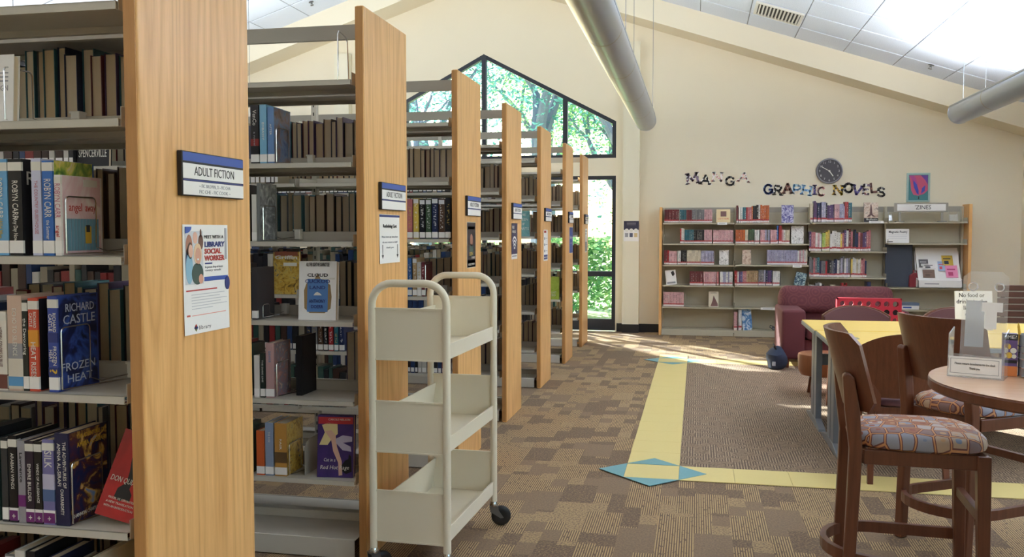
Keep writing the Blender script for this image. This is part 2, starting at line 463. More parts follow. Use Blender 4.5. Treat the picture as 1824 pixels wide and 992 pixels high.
# ------------------------------------------------------------------ room shell
WY = 12.5                     # inner face of the window wall
XL, XR, YB = -10.0, 4.03, -4.0
K = .3314                     # roof slope
RX = -2.97                    # ridge
def roof(x): return 4.22 - K * x if x > RX else 4.22 + K * (x - 2 * RX)
def gable(x): return roof(x) - .05
struct(MB().box((XL, YB, -.1), (XR, WY, 0)).build('floor', CARPET))
m = MB().box((.0, 5.31, 0), (XR - .02, 9.6, .004))
m.v = [(x - 0.09 if x < .01 else x, y, z) for x, y, z in m.v]
struct(m.build('floor_inset', CARPET2))
# walls
w = MB()
def wallpoly(pts): w.prism(pts, WY, WY + .22, 'XZ')
WX0, WX1, WS = -4.84, -1.10, .527
def wintop(x): return 3.885 - WS * abs(x - RX)
wallpoly([(XL, 0), (WX0, 0), (WX0, roof(WX0)), (XL, roof(XL))])
wallpoly([(WX1, 0), (XR, 0), (XR, roof(XR)), (WX1, roof(WX1))])
wallpoly([(WX0, 2.155), (WX1, 2.155), (WX1, 2.40), (WX0, 2.40)])
wallpoly([(WX0, wintop(WX0)), (RX, wintop(RX)), (RX, roof(RX)), (WX0, roof(WX0))])
wallpoly([(RX, wintop(RX)), (WX1, wintop(WX1)), (WX1, roof(WX1)), (RX, roof(RX))])
struct(w.build('wall_back', WALL))
RY0, RY1, RZ0, RZ1 = -2.6, 4.6, .9, 2.5       # added window in the side wall, out of frame, to bring in fill daylight
struct(MB().box((XR, RY1, 0), (XR + .2, WY, 3.4)).box((XR, YB, 0), (XR + .2, RY0, 3.4)).box((XR, RY0, 0), (XR + .2, RY1, RZ0)).box((XR, RY0, RZ1), (XR + .2, RY1, 3.4)).build('wall_right', WALL))
f3 = MB()
for a_, b_ in (((RY0, RZ0), (RY1, RZ0 + .06)), ((RY0, RZ1 - .06), (RY1, RZ1)), ((RY0, RZ0), (RY0 + .06, RZ1)), ((RY1 - .06, RZ0), (RY1, RZ1))): f3.box((XR + .05, a_[0], a_[1]), (XR + .13, b_[0], b_[1]))
f3 = struct(f3.build('added_fill_window', WINFRAME))
for i in range(1, 4): MB().box((XR + .05, RY0 + i * 1.8 - .03, RZ0 + .06), (XR + .13, RY0 + i * 1.8 + .03, RZ1 - .06)).build('mullion', WINFRAME, f3)
for i in range(4): MB().box((XR + .088, RY0 + i * 1.8 + .062, RZ0 + .062), (XR + .092, RY0 + i * 1.8 + 1.738, RZ1 - .062)).build('pane', GLASS, f3)
struct(MB().box((XL - .2, YB, 0), (XL, WY, 3.4)).build('wall_left', WALL))
struct(MB().prism([(XL, 0), (XR, 0), (XR, roof(XR)), (RX, roof(RX)), (XL, roof(XL))], YB - .2, YB, 'XZ').build('wall_front', WALL))
bb = MB().box((XL, WY - .012, 0), (WX0 - .02, WY, .115)).box((WX1 + .02, WY - .012, 0), (-.998, WY, .115)).box((-.771, WY - .012, 0), (XR, WY, .115)).box((-.999, WY - .13, 0), (-.77, WY, .116))
struct(bb.build('baseboard_back', BASE_B))
struct(MB().box((XR - .012, YB, 0), (XR, WY - .02, .115)).build('baseboard_right', BASE_B))
struct(MB().box((XL, YB, 0), (XL + .012, WY - .02, .115)).build('baseboard_left', BASE_B))
# sloping fascia beam along the gable and the two thin columns beside the window
def slope_beam(x0, x1, d0, d1): return [(x0, roof(x0) - d0), (x1, roof(x1) - d0), (x1, roof(x1) - d1), (x0, roof(x0) - d1)]
struct(MB().prism(slope_beam(RX, XR, .302, 0), 12.0, WY, 'XZ').build('trim_1', WALL))
struct(MB().prism(slope_beam(XL, RX - .0005, .302, 0), 12.0, WY, 'XZ').build('trim_2', WALL))
struct(MB().box((-.997, WY - .12, 0), (-.772, WY, 3.95), None).build('trim_3', WALL_T))
struct(MB().box((-5.17, WY - .12, 0), (-4.945, WY, 3.95), None).build('trim_4', WALL_T))
# ceiling slabs with lay-in tiles hung just under them
sl = MB()
sl.prism([(RX, roof(RX) + .014), (XR + .2, roof(XR + .2) + .014), (XR + .2, roof(XR + .2) + .12), (RX, roof(RX) + .12)], YB, WY + .22, 'XZ')
sl.prism([(XL - .2, roof(XL - .2) + .014), (RX, roof(RX) + .014), (RX, roof(RX) + .12), (XL - .2, roof(XL - .2) + .12)], YB, WY + .22, 'XZ')
ceiling = struct(sl.build('ceiling', CEIL))
tile = MB().box((-.304, -.315, 0), (.304, .315, .012)).mesh('ceiling_tile', TILE, bevel=.004, seg=1)
ang = math.atan(K)
for side in (1, -1):
    for i in range(12):
        xc = (.015 + .585 * (i - 4.5)) if side > 0 else (-5.955 - .585 * (i - 4.5))
        if side > 0 and (xc < RX + .2 or xc > XR - .2): continue
        if side < 0 and (xc > RX - .2 or xc < XL + .2): continue
        for j in range(11 if side > 0 else 6):
            yc = 11.72 - .66 * j
            o = obj('ceiling_tile', tile, ceiling, (xc, yc, roof(xc)), (0, ang * side, 0))
# plain tees fill the gap between tile rows and the beam
# ------------------------------------------------------------------ gable window and the tall window under it
def window(name, outline, bars, rail_y):
    """outline: frame corners in X,Z; bars: extra mullions as (x0,z0,x1,z1); panes follow as separate children"""
    fr = MB(); n = len(outline); y0, y1 = WY + .005, WY + .085
    cx = sum(p[0] for p in outline) / n; cz = sum(p[1] for p in outline) / n
    ins = []
    for i in range(n):
        p0, p1, p2 = Vector(outline[i - 1]), Vector(outline[i]), Vector(outline[(i + 1) % n])
        a = (p1 - p0).normalized(); b = (p2 - p1).normalized()
        na = Vector((-a.y, a.x)); nb = Vector((-b.y, b.x)); bis = (na + nb).normalized()
        q = p1 + bis * (.052 / max(.3, bis.dot(na)))
        ins.append((q.x, q.y))
    for i in range(n):
        j = (i + 1) % n
        fr.prism([outline[i], outline[j], ins[j], ins[i]], y0, y1, 'XZ')
    f = struct(fr.build(name, WINFRAME))
    for (xa, za, xb, zb) in bars:
        o = MB()
        o.box((xa, y0 - .003, za), (xb, y1 + .003, zb)); o.build('mullion', WINFRAME, f)
    return f, ins
up_out = [(WX0, 2.40), (WX1, 2.40), (WX1, wintop(WX1)), (RX, wintop(RX)), (WX0, wintop(WX0))]
mx = [-4.13, RX, -1.81]
f, ins = window('window_1', up_out, [(x - .032, 2.44, x + .032, wintop(x) - .03) for x in mx], 0)
xs = [WX0 + .045] + mx + [WX1 - .045]
for a, b in zip(xs, xs[1:]):
    a += .032; b -= .032
    MB().prism([(a, 2.45), (b, 2.45), (b, wintop(b) - .055), (a, wintop(a) - .055)], WY + .04, WY + .046, 'XZ').build('pane', GLASS, f)
lo_out = [(WX0, .01), (WX1, .01), (WX1, 2.155), (WX0, 2.155)]
f, ins = window('window_2', lo_out, [(x - .032, .05, x + .032, 2.11) for x in mx] + [(WX0 + .05, .762, WX1 - .05, .835), (WX0 + .05, .06, WX1 - .05, .17)], 0)
for a, b in zip(xs, xs[1:]):
    for z0, z1 in ((.172, .76), (.837, 2.105)):
        MB().box((a + .033, WY + .04, z0), (b - .033, WY + .046, z1)).build('pane', GLASS, f)

# ------------------------------------------------------------------ outside: lawn and trees
struct(MB().box((-60, -40, -.3), (60, 80, -.12)).build('ground', GRASS))
def tree(x, y, h, r, lean, seed, label, leaf, crown, nleaf, low=1.2, puff=None):
    rnd = random.Random(seed)
    tr = thing('tree', label, 'tree', (x, y, -.12), 0, 'trees outside the window')
    mb = MB(); tips = []
    def grow(p, d, L, r, lev):
        pts = [p]; rs = [r]
        for i in range(4):
            d = (d + Vector((rnd.uniform(-.16, .16), rnd.uniform(-.16, .16), rnd.uniform(-.03, .12)))).normalized()
            p = p + d * L / 4; pts.append(p); rs.append(r * (1 - .35 * (i + 1) / 4))
        mb.tube(pts, rs, 7 if lev < 2 else 5)
        if lev == 3: tips.append(p); return
        if lev >= 1: tips.append(p)
        for k in range(3 if lev < 2 else 2):
            a = rnd.uniform(0, 2 * PI); s = rnd.uniform(.5, .95)
            nd = (d + Vector((math.cos(a) * s, math.sin(a) * s, rnd.uniform(-.1, .35)))).normalized()
            grow(p, nd, L * rnd.uniform(.6, .8), rs[-1] * .72, lev + 1)
    grow(Vector((0, 0, 0)), Vector(lean).normalized(), h * .4, r, 0)
    mb.build('trunk', BARK, tr, smooth=True)
    lv = MB()
    for i in range(int(nleaf * 1.7)):
        if puff and rnd.random() < .6: q = Vector((rnd.gauss(0, .9), rnd.gauss(0, .9), rnd.gauss(puff, .8)))
        elif tips and rnd.random() < .9:
            c = rnd.choice(tips); q = Vector((rnd.gauss(0, crown), rnd.gauss(0, crown), rnd.gauss(0, crown * .7))) + c
        else: q = Vector((rnd.uniform(-2, 2), rnd.uniform(-1, 1), rnd.uniform(low, h)))
        if q.z < low: continue
        # leaves thinned along the sun's path so its light reaches the floor
        rel = Vector((x, y, -.12)) + q - Vector((-1.3, WY, 1.3)); d_ = -SUN_DIR.normalized(); off = (rel - d_ * rel.dot(d_)).length
        if off < .35 and rnd.random() < .3: continue
        a = Vector((rnd.uniform(-1, 1), rnd.uniform(-1, 1), rnd.uniform(-.6, .6))).normalized(); b = a.cross(Vector((rnd.uniform(-1, 1), rnd.uniform(-1, 1), 1))).normalized()
        s = rnd.uniform(.04, .085)
        lv.add([q - a * s, q + b * s * .45, q + a * s, q - b * s * .45], [(0, 1, 2, 3)])
    o = lv.build('foliage', leaf, tr); o['kind'] = 'stuff'
tree(-3.3, 19.0, 7.5, .30, (.12, 0, 1), 3, 'large grey-trunked tree forking behind the middle gable pane', LEAF2, .75, 4600, 2.0)
tree(-.6, 17.5, 6.5, .22, (-.3, .1, 1), 8, 'leaning tree with low boughs behind the end gable pane', LEAF2, .7, 4200, 1.6)
tree(-6.6, 20.5, 7.5, .26, (.1, 0, 1), 5, 'tree of thin upright stems behind the far gable pane', LEAF2, .8, 3800, 1.6)
tree(-1.7, 23.5, 6.0, .2, (0, 0, 1), 13, 'sunlit leafy tree seen low through the tall window', LEAF, 1.0, 6500, .2)
tree(-4.4, 27.0, 8.0, .25, (.1, 0, 1), 21, 'distant pale green tree beyond the lawn', LEAF, 1.3, 6500, .3)
tree(-5.2, 17.3, 6.2, .16, (.05, 0, 1), 31, 'slim leafy tree added close outside to dapple the sun on the floor', LEAF2, .7, 1500, 2.2, 4.1)  # added tree; its crown stands in the sun's path to break up the floor patches
def shrub(x, y, rx, h, seed, label, n):
    rnd = random.Random(seed); lv = MB()
    for i in range(n):
        a = rnd.uniform(0, 2 * PI); rr = math.sqrt(rnd.random()); z = rnd.random()
        q = Vector((rr * math.cos(a) * rx * (1 - .5 * z), rr * math.sin(a) * rx * .7 * (1 - .5 * z), .1 + z * h))
        u = Vector((rnd.uniform(-1, 1), rnd.uniform(-1, 1), rnd.uniform(-.6, .6))).normalized(); b = u.cross(Vector((rnd.uniform(-1, 1), rnd.uniform(-1, 1), 1))).normalized(); s = rnd.uniform(.04, .09)
        lv.add([q - u * s, q + b * s * .5, q + u * s, q - b * s * .5], [(0, 1, 2, 3)])
    sh = thing('shrub', label, 'shrub', (x, y, -.12), 0)
    st = MB()
    for k in range(5):
        a = rnd.uniform(0, 6.28); st.tube([(0, 0, 0), (math.cos(a) * rx * .3, math.sin(a) * rx * .3, h * .5), (math.cos(a) * rx * .45, math.sin(a) * rx * .4, h * .8)], [.02, .014, .006], 5)
    st.build('stem', BARK, sh); o = lv.build('foliage', LEAF, sh); o['kind'] = 'stuff'
shrub(-2.1, 16.2, 1.1, 1.3, 4, 'sunlit green shrub behind the lower pane of the tall window', 2600)
shrub(-4.3, 16.6, 1.2, 1.2, 6, 'green shrub outside, behind the last two book stacks', 2200)

# ------------------------------------------------------------------ pendant up-lights hung along the room
def pendant(x, label, watts=1.0, y0=-3.0, y1=10.5):
    z = 2.66; r = .12
    p = thing('pendant_light', label, 'lamp', (x, 0, z), 0, 'tubular pendant up-lights')
    n = 20; prof = [(r * math.cos(a), r * math.sin(a)) for a in [math.radians(150 + 240 * i / n) for i in range(n + 1)]]
    inner = [(q[0] * .955, q[1] * .955) for q in prof][::-1]
    seg = 1.2; y = y1; k = 0
    hs = MB()
    m = len(prof)
    L = y1 - y0
    vs = [(a, y0, b) for a, b in prof + inner] + [(a, y1, b) for a, b in prof + inner]; t_ = 2 * m
    fs = [(i, i + 1, t_ + i + 1, t_ + i) for i in range(m - 1)] + [(m - 1, m, t_ + m, t_ + m - 1), (t_ - 1, 0, t_, 2 * t_ - 1)]
    fs += [(m + i, m + i + 1, t_ + m + i + 1, t_ + m + i) for i in range(m - 1)]
    hs.add(vs, fs); hs.build('housing', ALU, p, smooth=True)
    cap = MB(); cap.prism([(q[0] * 1.02, q[1] * 1.02) for q in prof], y1, y1 + .012, 'XZ'); cap.build('end_cap', ALU, p)
    lip = MB()
    for s in (-1, 1): lip.box((s * r * .866 - .006, y0, r * .5 - .004), (s * r * .866 + .006, y1, r * .5 + .012))
    lip.build('lip', ALU, p)
    y = y1 - 1.15
    while y > 1.5:
        rg = MB(); rg.add([(a * 1.012, y, b * 1.012) for a, b in prof] + [(a * 1.012, y + .02, b * 1.012) for a, b in prof], [(i, i + 1, m + i + 1, m + i) for i in range(m - 1)])
        rg.build('joint_ring', RAIL, p, smooth=True); y -= 1.22
    for yy in (y1 - .5, y1 - 4.3, y1 - 8.1):
        for s in (-1, 1):
            top = roof(x + s * .10) - z + .005
            MB().tube([(s * .104, yy, .06), (s * .104, yy, top)], .0028, 5).build('suspension_wire', DARKMETAL, p)
    em = MB().box((-.03, y0 + .05, -.04), (.03, y1 - .05, -.035)); o = em.build('lamp_tube', LAMP, p)
    ld = bpy.data.lights.new('up_light', 'AREA'); ld.shape = 'RECTANGLE'; ld.size = .14; ld.size_y = L - .2; ld.energy = LAMP_W * watts; ld.color = (.93, .975, 1)
    lo = bpy.data.objects.new('up_light', ld); COL.objects.link(lo); lo.parent = p; lo.location = (0, (y0 + y1) / 2, .068); lo.rotation_euler = (PI, 0, 0)
    return p
t = NT('lamp_glow'); t.b.inputs['Emission Color'].default_value = (1, .97, .92, 1); t.b.inputs['Emission Strength'].default_value = 3.0; LAMP = t.m
pendant(-.59, 'long grey tubular pendant light ending in front of the gable window', .30)
pendant(2.75, 'grey tubular pendant light below the bright patch of ceiling tiles', .95)
pendant(-5.35, 'long grey tubular pendant light above the book stacks, hidden by end panels', .8)
pendant(-8.69, 'long grey tubular pendant light near the far side wall')

# ceiling register, sprinklers
def on_roof(x, y, side=1): return Matrix.Translation((x, y, roof(x))) @ Matrix.Rotation(ang * side, 4, 'Y')
v = thing('air_vent', 'white louvred air vent set in the ceiling tiles', 'vent'); v.matrix_world = on_roof(.905, 11.02)
fr = MB()
for a, b in (((-.28, -.28, -.02), (.28, -.245, 0)), ((-.28, .245, -.02), (.28, .28, 0)), ((-.28, -.245, -.02), (-.245, .245, 0)), ((.245, -.245, -.02), (.28, .245, 0))): fr.box(a, b)
fr.build('frame', OFFWHITE, v)
MB().box((-.245, -.245, -.004), (.245, .245, -.001)).build('duct_opening', BLACKMAT, v)
slat = MB().box((-.012, -.245, -.001), (.012, .245, .001)).mesh('slat', OFFWHITE)
for i in range(12): obj('slat', slat, v, (-.225 + .041 * i, 0, -.014), (0, math.radians(38), 0))
def sprinkler(x, y, label):
    side = 1 if x > RX else -1
    s = thing('sprinkler_head', label, 'sprinkler'); s.matrix_world = on_roof(x, y, side)
    MB().lathe([(0, 0), (.034, 0), (.034, -.006), (.012, -.012), (.012, -.03), (0, -.03)][::-1], 16).build('escutcheon', DARKMETAL, s, smooth=True)
    MB().lathe([(0, -.052), (.024, -.05), (.024, -.047), (0, -.046)], 12).tube([(.012, 0, -.028), (.014, 0, -.048)], .003, 5).tube([(-.012, 0, -.028), (-.014, 0, -.048)], .003, 5).build('deflector', DARKMETAL, s)
sprinkler(2.67, 11.43, 'small sprinkler head on ceiling above the clock wall')
sprinkler(-5.14, 11.55, 'small sprinkler head on ceiling above the second book stack')

# ------------------------------------------------------------------ inlaid floor strip: tiles laid in the carpet
SX, SY0, SY1, TS = -.390, 5.31, 9.72, .305
inlay = struct(MB().box((SX, 5.02, .0005), (SX + TS, 9.95, .0025)).build('floor_strip', CARPET2))
ytile = MB().box((.001, .001, 0), (TS - .001, TS - .001, .0035)).mesh('floor_tile', YTILE)
n = int(round((9.95 - 5.02) / TS))
for i in range(n + 1):
    obj('floor_tile', ytile, inlay, (SX, 5.015 + i * TS, .003))
cross = struct(MB().box((SX + TS, 5.015, .0005), (XR - .1, 5.32, .0025)).build('floor_strip', CARPET2))
for i in range(13): obj('floor_tile', ytile, cross, (SX + TS * (i + 1), 5.015, .003))
cross2 = struct(MB().box((SX + TS, 9.6, .0005), (XR - .1, 9.9, .0025)).build('floor_strip', CARPET2))
for i in range(13): obj('floor_tile', ytile, cross2, (SX + TS * (i + 1), 9.595, .003))
tri = MB().prism([(0, 0), (TS, 0), (TS / 2, TS / 2)], 0, .003).mesh('corner_tile', BTILE)
for yb, par in ((5.015, inlay), (9.59, cross2)):
    for x, y, a in ((SX, yb + TS, 0), (SX + TS, yb, PI), (SX, yb, PI / 2), (SX + TS, yb + TS, -PI / 2)):
        obj('corner_tile', tri, par, (x, y, .0052), (0, 0, a))

# ------------------------------------------------------------------ book stacks
PX = -1.336                   # aisle face of the oak end panels
PT, PD, PH = .034, .555, 2.30
SECW = .9425
SY = [1.985, 3.51, 4.985, 6.33, 7.78, 9.30, 10.70]
SN = ['nearest', 'second', 'third', 'fourth', 'fifth', 'sixth', 'seventh']
Z1 = [1.945, 1.660, 1.319, .970, .624, .290]
Z2 = [2.005, 1.668, 1.340, 1.006, .672, .336]
def ztops(k): return Z1 if k == 0 else Z2
SX0 = PX - PT - .004          # shelving starts here and runs away from the aisle
panel_me = MB().box((-PT, 0, 0), (0, PD, PH)).mesh('end_panel', OAK, bevel=.006, seg=3)
edge_me = MB().box((-PT - .0012, -.003, .01), (-.004, .0005, PH - .005)).mesh('edge_band', OAK_EDGE)
def shelf_mesh(front_lip, back_flange, depth):
    m = MB(); L = SECW - .03
    m.box((-L, .0, -.003), (0, depth, 0)); m.box((-L, 0, -front_lip), (0, .003, 0)); m.box((-L, .003, -front_lip), (0, .016, -front_lip + .002))
    m.box((-L, depth - .003, 0), (0, depth, back_flange)); m.box((-L, depth - .02, -front_lip), (0, depth - .003, -.003))
    m.box((-L - .002, .01, -front_lip), (-L, depth, .03)); m.box((0, .01, -front_lip), (.002, depth, .03))
    return m.mesh('shelf', STEEL, bevel=.0012, seg=1)
SD = .255
near_shelf = shelf_mesh(.021, .042, SD)
top_shelf = shelf_mesh(.021, .0, SD)
post_me = MB()
post_me.box((-.015, -.02, 0), (.015, .02, 2.28))
post_me.k = 1
for i in range(40): post_me.box((-.0035, -.0206, .12 + i * .052), (.0035, .0206, .14 + i * .052))
post_me = post_me.mesh('upright', [STEEL, BLACKMAT])
rail_me = MB().box((-SECW + .03, -.012, 2.225), (0, .012, 2.288)).mesh('top_rail', RAIL)
base_me = MB()
base_me.box((-SECW + .02, 0, .005), (0, .004, .088)); base_me.box((-SECW + .02, .004, .08), (0, .25, .084)); base_me.box((-SECW + .02, .25, .03), (0, .254, .12))
base_me.box((-SECW + .02, PD - .014, .005), (0, PD - .01, .088)); base_me.box((-SECW + .02, .30, .08), (0, PD - .014, .084)); base_me.box((-SECW + .02, .296, .03), (0, .30, .12))
base_me = base_me.mesh('base_shelf', STEEL, bevel=.002, seg=1)
NSEC = [2, 3, 3, 3, 3, 2, 2]
STACKS = []
for k, y0 in enumerate(SY):
    st = thing('book_stack', 'double-faced steel shelving with oak end panel, %s stack along the aisle' % SN[k] if k else 'steel shelving with oak end panel bearing the social worker poster, nearest stack', 'bookshelf', (0, y0, 0), 0, 'library book stacks')
    STACKS.append(st)
    obj('end_panel', panel_me, st, (PX, 0, 0)); obj('edge_band', edge_me, st, (PX, 0, 0))
    for s in range(NSEC[k]):
        x = SX0 - .012 - s * SECW
        for z in ztops(k):
            me = top_shelf if z > 1.9 else near_shelf
            obj('shelf', me, st, (x - .01, .004, z))
            obj('shelf', me, st, (x - .01 - SECW + .03, PD - .004, z), (0, 0, PI))
        obj('upright', post_me, st, (x + .003, PD / 2, 0))
        obj('top_rail', rail_me, st, (x - .015, PD / 2, 0)); obj('base_shelf', base_me, st, (x - .01, .004, 0))
    obj('upright', post_me, st, (SX0 - .009 - NSEC[k] * SECW, PD / 2, 0))

# signs and posters on the end panels --------------------------------
def wallM(y, z, off=.0): return basis((0, 1, 0), (0, 0, 1), (PX + off, y, z))
def stack_sign(k, main, sub):
    y0 = SY[k] + .16; z = 1.535; w, h = .325, .118
    s = thing('stack_sign', 'navy and white ADULT FICTION sign on the %s oak end panel' % SN[k], 'sign', (PX, y0 + w / 2, z), 0, 'signs on the end panels')
    MB().box((0, -w / 2, -h / 2), (.016, w / 2, h / 2)).build('backing', BLACKMAT, s, bevel=.002, seg=1)
    M = basis((0, 1, 0), (0, 0, 1), (.0162, 0, 0))
    quad(MB(), M, -w / 2 + .003, .033, w / 2 - .003, h / 2 - .003).build('header_band', BLUE, s)
    quad(MB(), M, -w / 2 + .003, -.013, w / 2 - .003, .027).build('title_card', WHITE, s)
    quad(MB(), M, -w / 2 + .003, -h / 2 + .003, w / 2 - .003, -.020).build('range_card', WHITE, s)
    quad(MB(), M, -w / 2 + .003, -.019, w / 2 - .003, -.0145).build('stripe', NAVY, s)
    M2 = basis((0, 1, 0), (0, 0, 1), (.0170, 0, .007))
    text(main, .034, INK, M2, s, squeeze=1.0, width=.21)
    for i, l in enumerate(sub): text(l, .0135, GREYINK, basis((0, 1, 0), (0, 0, 1), (.0170, 0, -.031 - .0155 * i)), s, width=.165 if len(l) > 18 else .14, squeeze=1.0)
subs = [['~ FIC BROWN, D - FIC CHA', 'FIC CHE - FIC COOK ~']]
for k in range(7): stack_sign(k, 'ADULT FICTION', subs[0] if k == 0 else [])

def sheet(name, label, cat, k, ya, yb, za, zb, m=WHITE, curl=.0):
    """a sheet of paper on an end panel; ya.. are distances from the near edge"""
    t = thing(name, label, cat, (PX + .0012, SY[k] + (ya + yb) / 2, (za + zb) / 2))
    w, h = yb - ya, zb - za
    mb = MB(); n = 6
    vs = []
    for i in range(n + 1):
        z = -h / 2 + h * i / n; c = curl * (1 - i / n) ** 2
        vs += [(c + .0002, -w / 2, z), (c + .0002, w / 2, z), (c + .0008, -w / 2, z), (c + .0008, w / 2, z)]
    fs = []
    for i in range(n):
        a = i * 4; b = a + 4
        fs += [(a + 2, a + 3, b + 3, b + 2), (a, b, b + 1, a + 1), (a, a + 2, b + 2, b), (a + 1, b + 1, b + 3, a + 3)]
    fs += [(0, 1, 3, 2), (n * 4, n * 4 + 2, n * 4 + 3, n * 4 + 1)]
    mb.add(vs, fs); mb.build('paper', m, t)
    return t, basis((0, 1, 0), (0, 0, 1), (.0010 + curl * .3, 0, 0)), w, h
# social worker poster
p, M, w, h = sheet('poster', 'white Meet With a Library Social Worker poster on the nearest end panel', 'poster', 0, .178, .412, 1.103, 1.40, curl=.002)
def q(x0, y0, x1, y1, m, name='print'): quad(MB(), M, x0 * w - w / 2, h / 2 - y1 * h, x1 * w - w / 2, h / 2 - y0 * h).build(name, m, p)
def tx(s, x, y, size, m, width=None, align='LEFT', bold=0.0): 
    text(s, size, m, M @ Matrix.Translation((x * w - w / 2, h / 2 - y * h, .0007)), p, align=align, width=width * w if width else None, squeeze=1.0, bold=bold)
SKIN = [mat('skin_print_%s' % n, c, .6) for n, c in (('warm', (214, 160, 138)), ('deep', (112, 76, 62)), ('fair', (226, 180, 160)), ('tan', (170, 120, 98)))]
SHIRT = [mat('shirt_print_%s' % n, c, .6) for n, c in (('aqua', (142, 184, 206)), ('green', (66, 84, 76)), ('slate', (70, 82, 110)))]
HAIRP = mat('hair_print', (90, 66, 54), .6); BLONDP = mat('fair_hair_print', (226, 196, 160), .6)
q(.04, .06, .42, .545, mat('photo_backdrop_print', (206, 208, 214), .6), 'printed_photo')
ph = MB()
def blob(cx, cy, rx, ry, m, lift): 
    b = MB(); b.prism([(a * w - w / 2, h / 2 - c * h) for a, c in disc_pts(cx, cy, rx, ry, 18)], .0006, .0006 + .0002 * lift, 'XY', M); b.build('printed_figure', m, p)
blob(.12, .20, .07, .11, SKIN[3], 1); blob(.11, .35, .07, .16, SHIRT[2], 1); blob(.25, .12, .05, .055, SKIN[2], 1); blob(.37, .16, .055, .07, SKIN[1], 1); blob(.37, .08, .02, .04, SKIN[1], 1)
blob(.12, .40, .075, .14, SHIRT[0], 2); blob(.14, .235, .055, .075, HAIRP, 2); blob(.15, .24, .045, .06, SKIN[2], 3)
blob(.29, .45, .125, .10, SHIRT[1], 3); blob(.30, .27, .085, .10, BLONDP, 3); blob(.305, .285, .06, .075, SKIN[0], 4); blob(.36, .50, .05, .045, SKIN[0], 5); blob(.30, .318, .022, .009, WHITE, 6)
b = MB(); b.prism([(-w / 2 + .04 * w, h / 2 - .02 * h)] + [(-w / 2 + (.04 + .13 * math.cos(a)) * w, h / 2 - (.02 + .06 * math.sin(a)) * h) for a in [PI / 2 * i / 8 for i in range(9)]], .0004, .0018, 'XY', M); b.build('corner_swoosh', BLUE, p)
tx('MEET WITH A', .44, .115, .013, INK, .44); tx('LIBRARY', .45, .185, .02, NAVY, .46, bold=.0006); tx('SOCIAL', .45, .250, .02, RED, .38, bold=.0006); tx('WORKER', .45, .315, .02, RED, .46, bold=.0006)
q(.92, .03, .965, .33, mat('grey_print_band', (170, 170, 178), .6)); q(.46, .355, .62, .367, NAVY)
for y, x1 in ((.395, .9), (.425, .86)): tx('In person drop-in hours' if y < .4 else 'every week', .46, y, .009, GREYINK, x1 - .5)
q(.44, .485, .98, .525, BLUE); b = MB(); b.prism([(a * w - w / 2, h / 2 - c * h) for a, c in disc_pts(.96, .56, .055, .065, 18)], .0004, .002, 'XY', M); b.build('badge', NAVY, p)
q(.05, .595, .72, .607, RED)
for i, x1 in enumerate((.9, .78, .95, .8, .95, .62)): q(.16, .638 + .026 * i, x1, .644 + .026 * i, mat('pale_grey_ink', (190, 190, 196), .6))
q(.05, .82, .125, .88, mat('brick_red_print', (206, 96, 80), .6))
for i, x1 in enumerate((.92, .88)): q(.16, .828 + .026 * i, x1, .835 + .026 * i, mat('pale_red_ink', (226, 150, 140), .6))
for i, (a, c, mm) in enumerate(((.22, .945, NAVY), (.255, .945, BLUE), (.237, .93, RED), (.237, .96, mat('olive_print', (120, 130, 60), .6)))):
    b = MB(); b.prism([(a * w - w / 2 + dx, h / 2 - c * h + dy) for dx, dy in ((.006, 0), (0, .006), (-.006, 0), (0, -.006))], .0006, .0012, 'XY', M); b.build('logo', mm, p)
tx('library', .30, .95, .016, INK, .26)
for i in range(4): q(.64, .915 + .018 * i, .92, .920 + .018 * i, mat('pale_grey_ink', (190, 190, 196), .6))
# reshelving sign
p, M, w, h = sheet('poster', 'white Reshelving Cart notice with two black down arrows on the second end panel', 'poster', 1, .165, .430, 1.243, 1.457, curl=.002)
q(0, .01, 1, .055, NAVY); q(0, .935, 1, .985, NAVY)
tx('Reshelving Cart', .5, .24, .02, INK, .68, 'CENTER', .0005)
for i, (s, wd) in enumerate((('Please leave any items here', .8), ('do not return to shelf', .74), ('thank you', .36))): tx(s, .5, .46 + .11 * i, .012, GREYINK, wd, 'CENTER')
for x in (.14, .88):
    b = MB(); b.prism([((x + dx) * w - w / 2, h / 2 - dy * h) for dx, dy in ((-.012, .62), (.012, .62), (.012, .83), (.05, .83), (0, .91), (-.05, .83), (-.012, .83))], .0004, .001, 'XY', M); b.build('arrow', INK, p)
# third: dark portrait poster
p, M, w, h = sheet('poster', 'tall dark portrait poster with yellow lettering on the third end panel', 'poster', 2, .195, .405, 1.165, 1.44)
q(.02, .01, .98, .99, mat('dark_poster_print', (44, 40, 46), .4)); q(.1, .10, .9, .16, CREAMINK); blob(.5, .40, .16, .14, SKIN[3], 2); blob(.5, .62, .26, .14, SHIRT[1], 2)
tx('SEEN', .25, .70, .03, GOLD, .4); tx('STORIES', .5, .785, .018, CREAMINK, .4); q(.02, .83, .98, .87, BLUE); q(.02, .87, .98, .99, NAVY); tx('READ MORE', .5, .93, .02, CREAMINK, .7, 'CENTER')
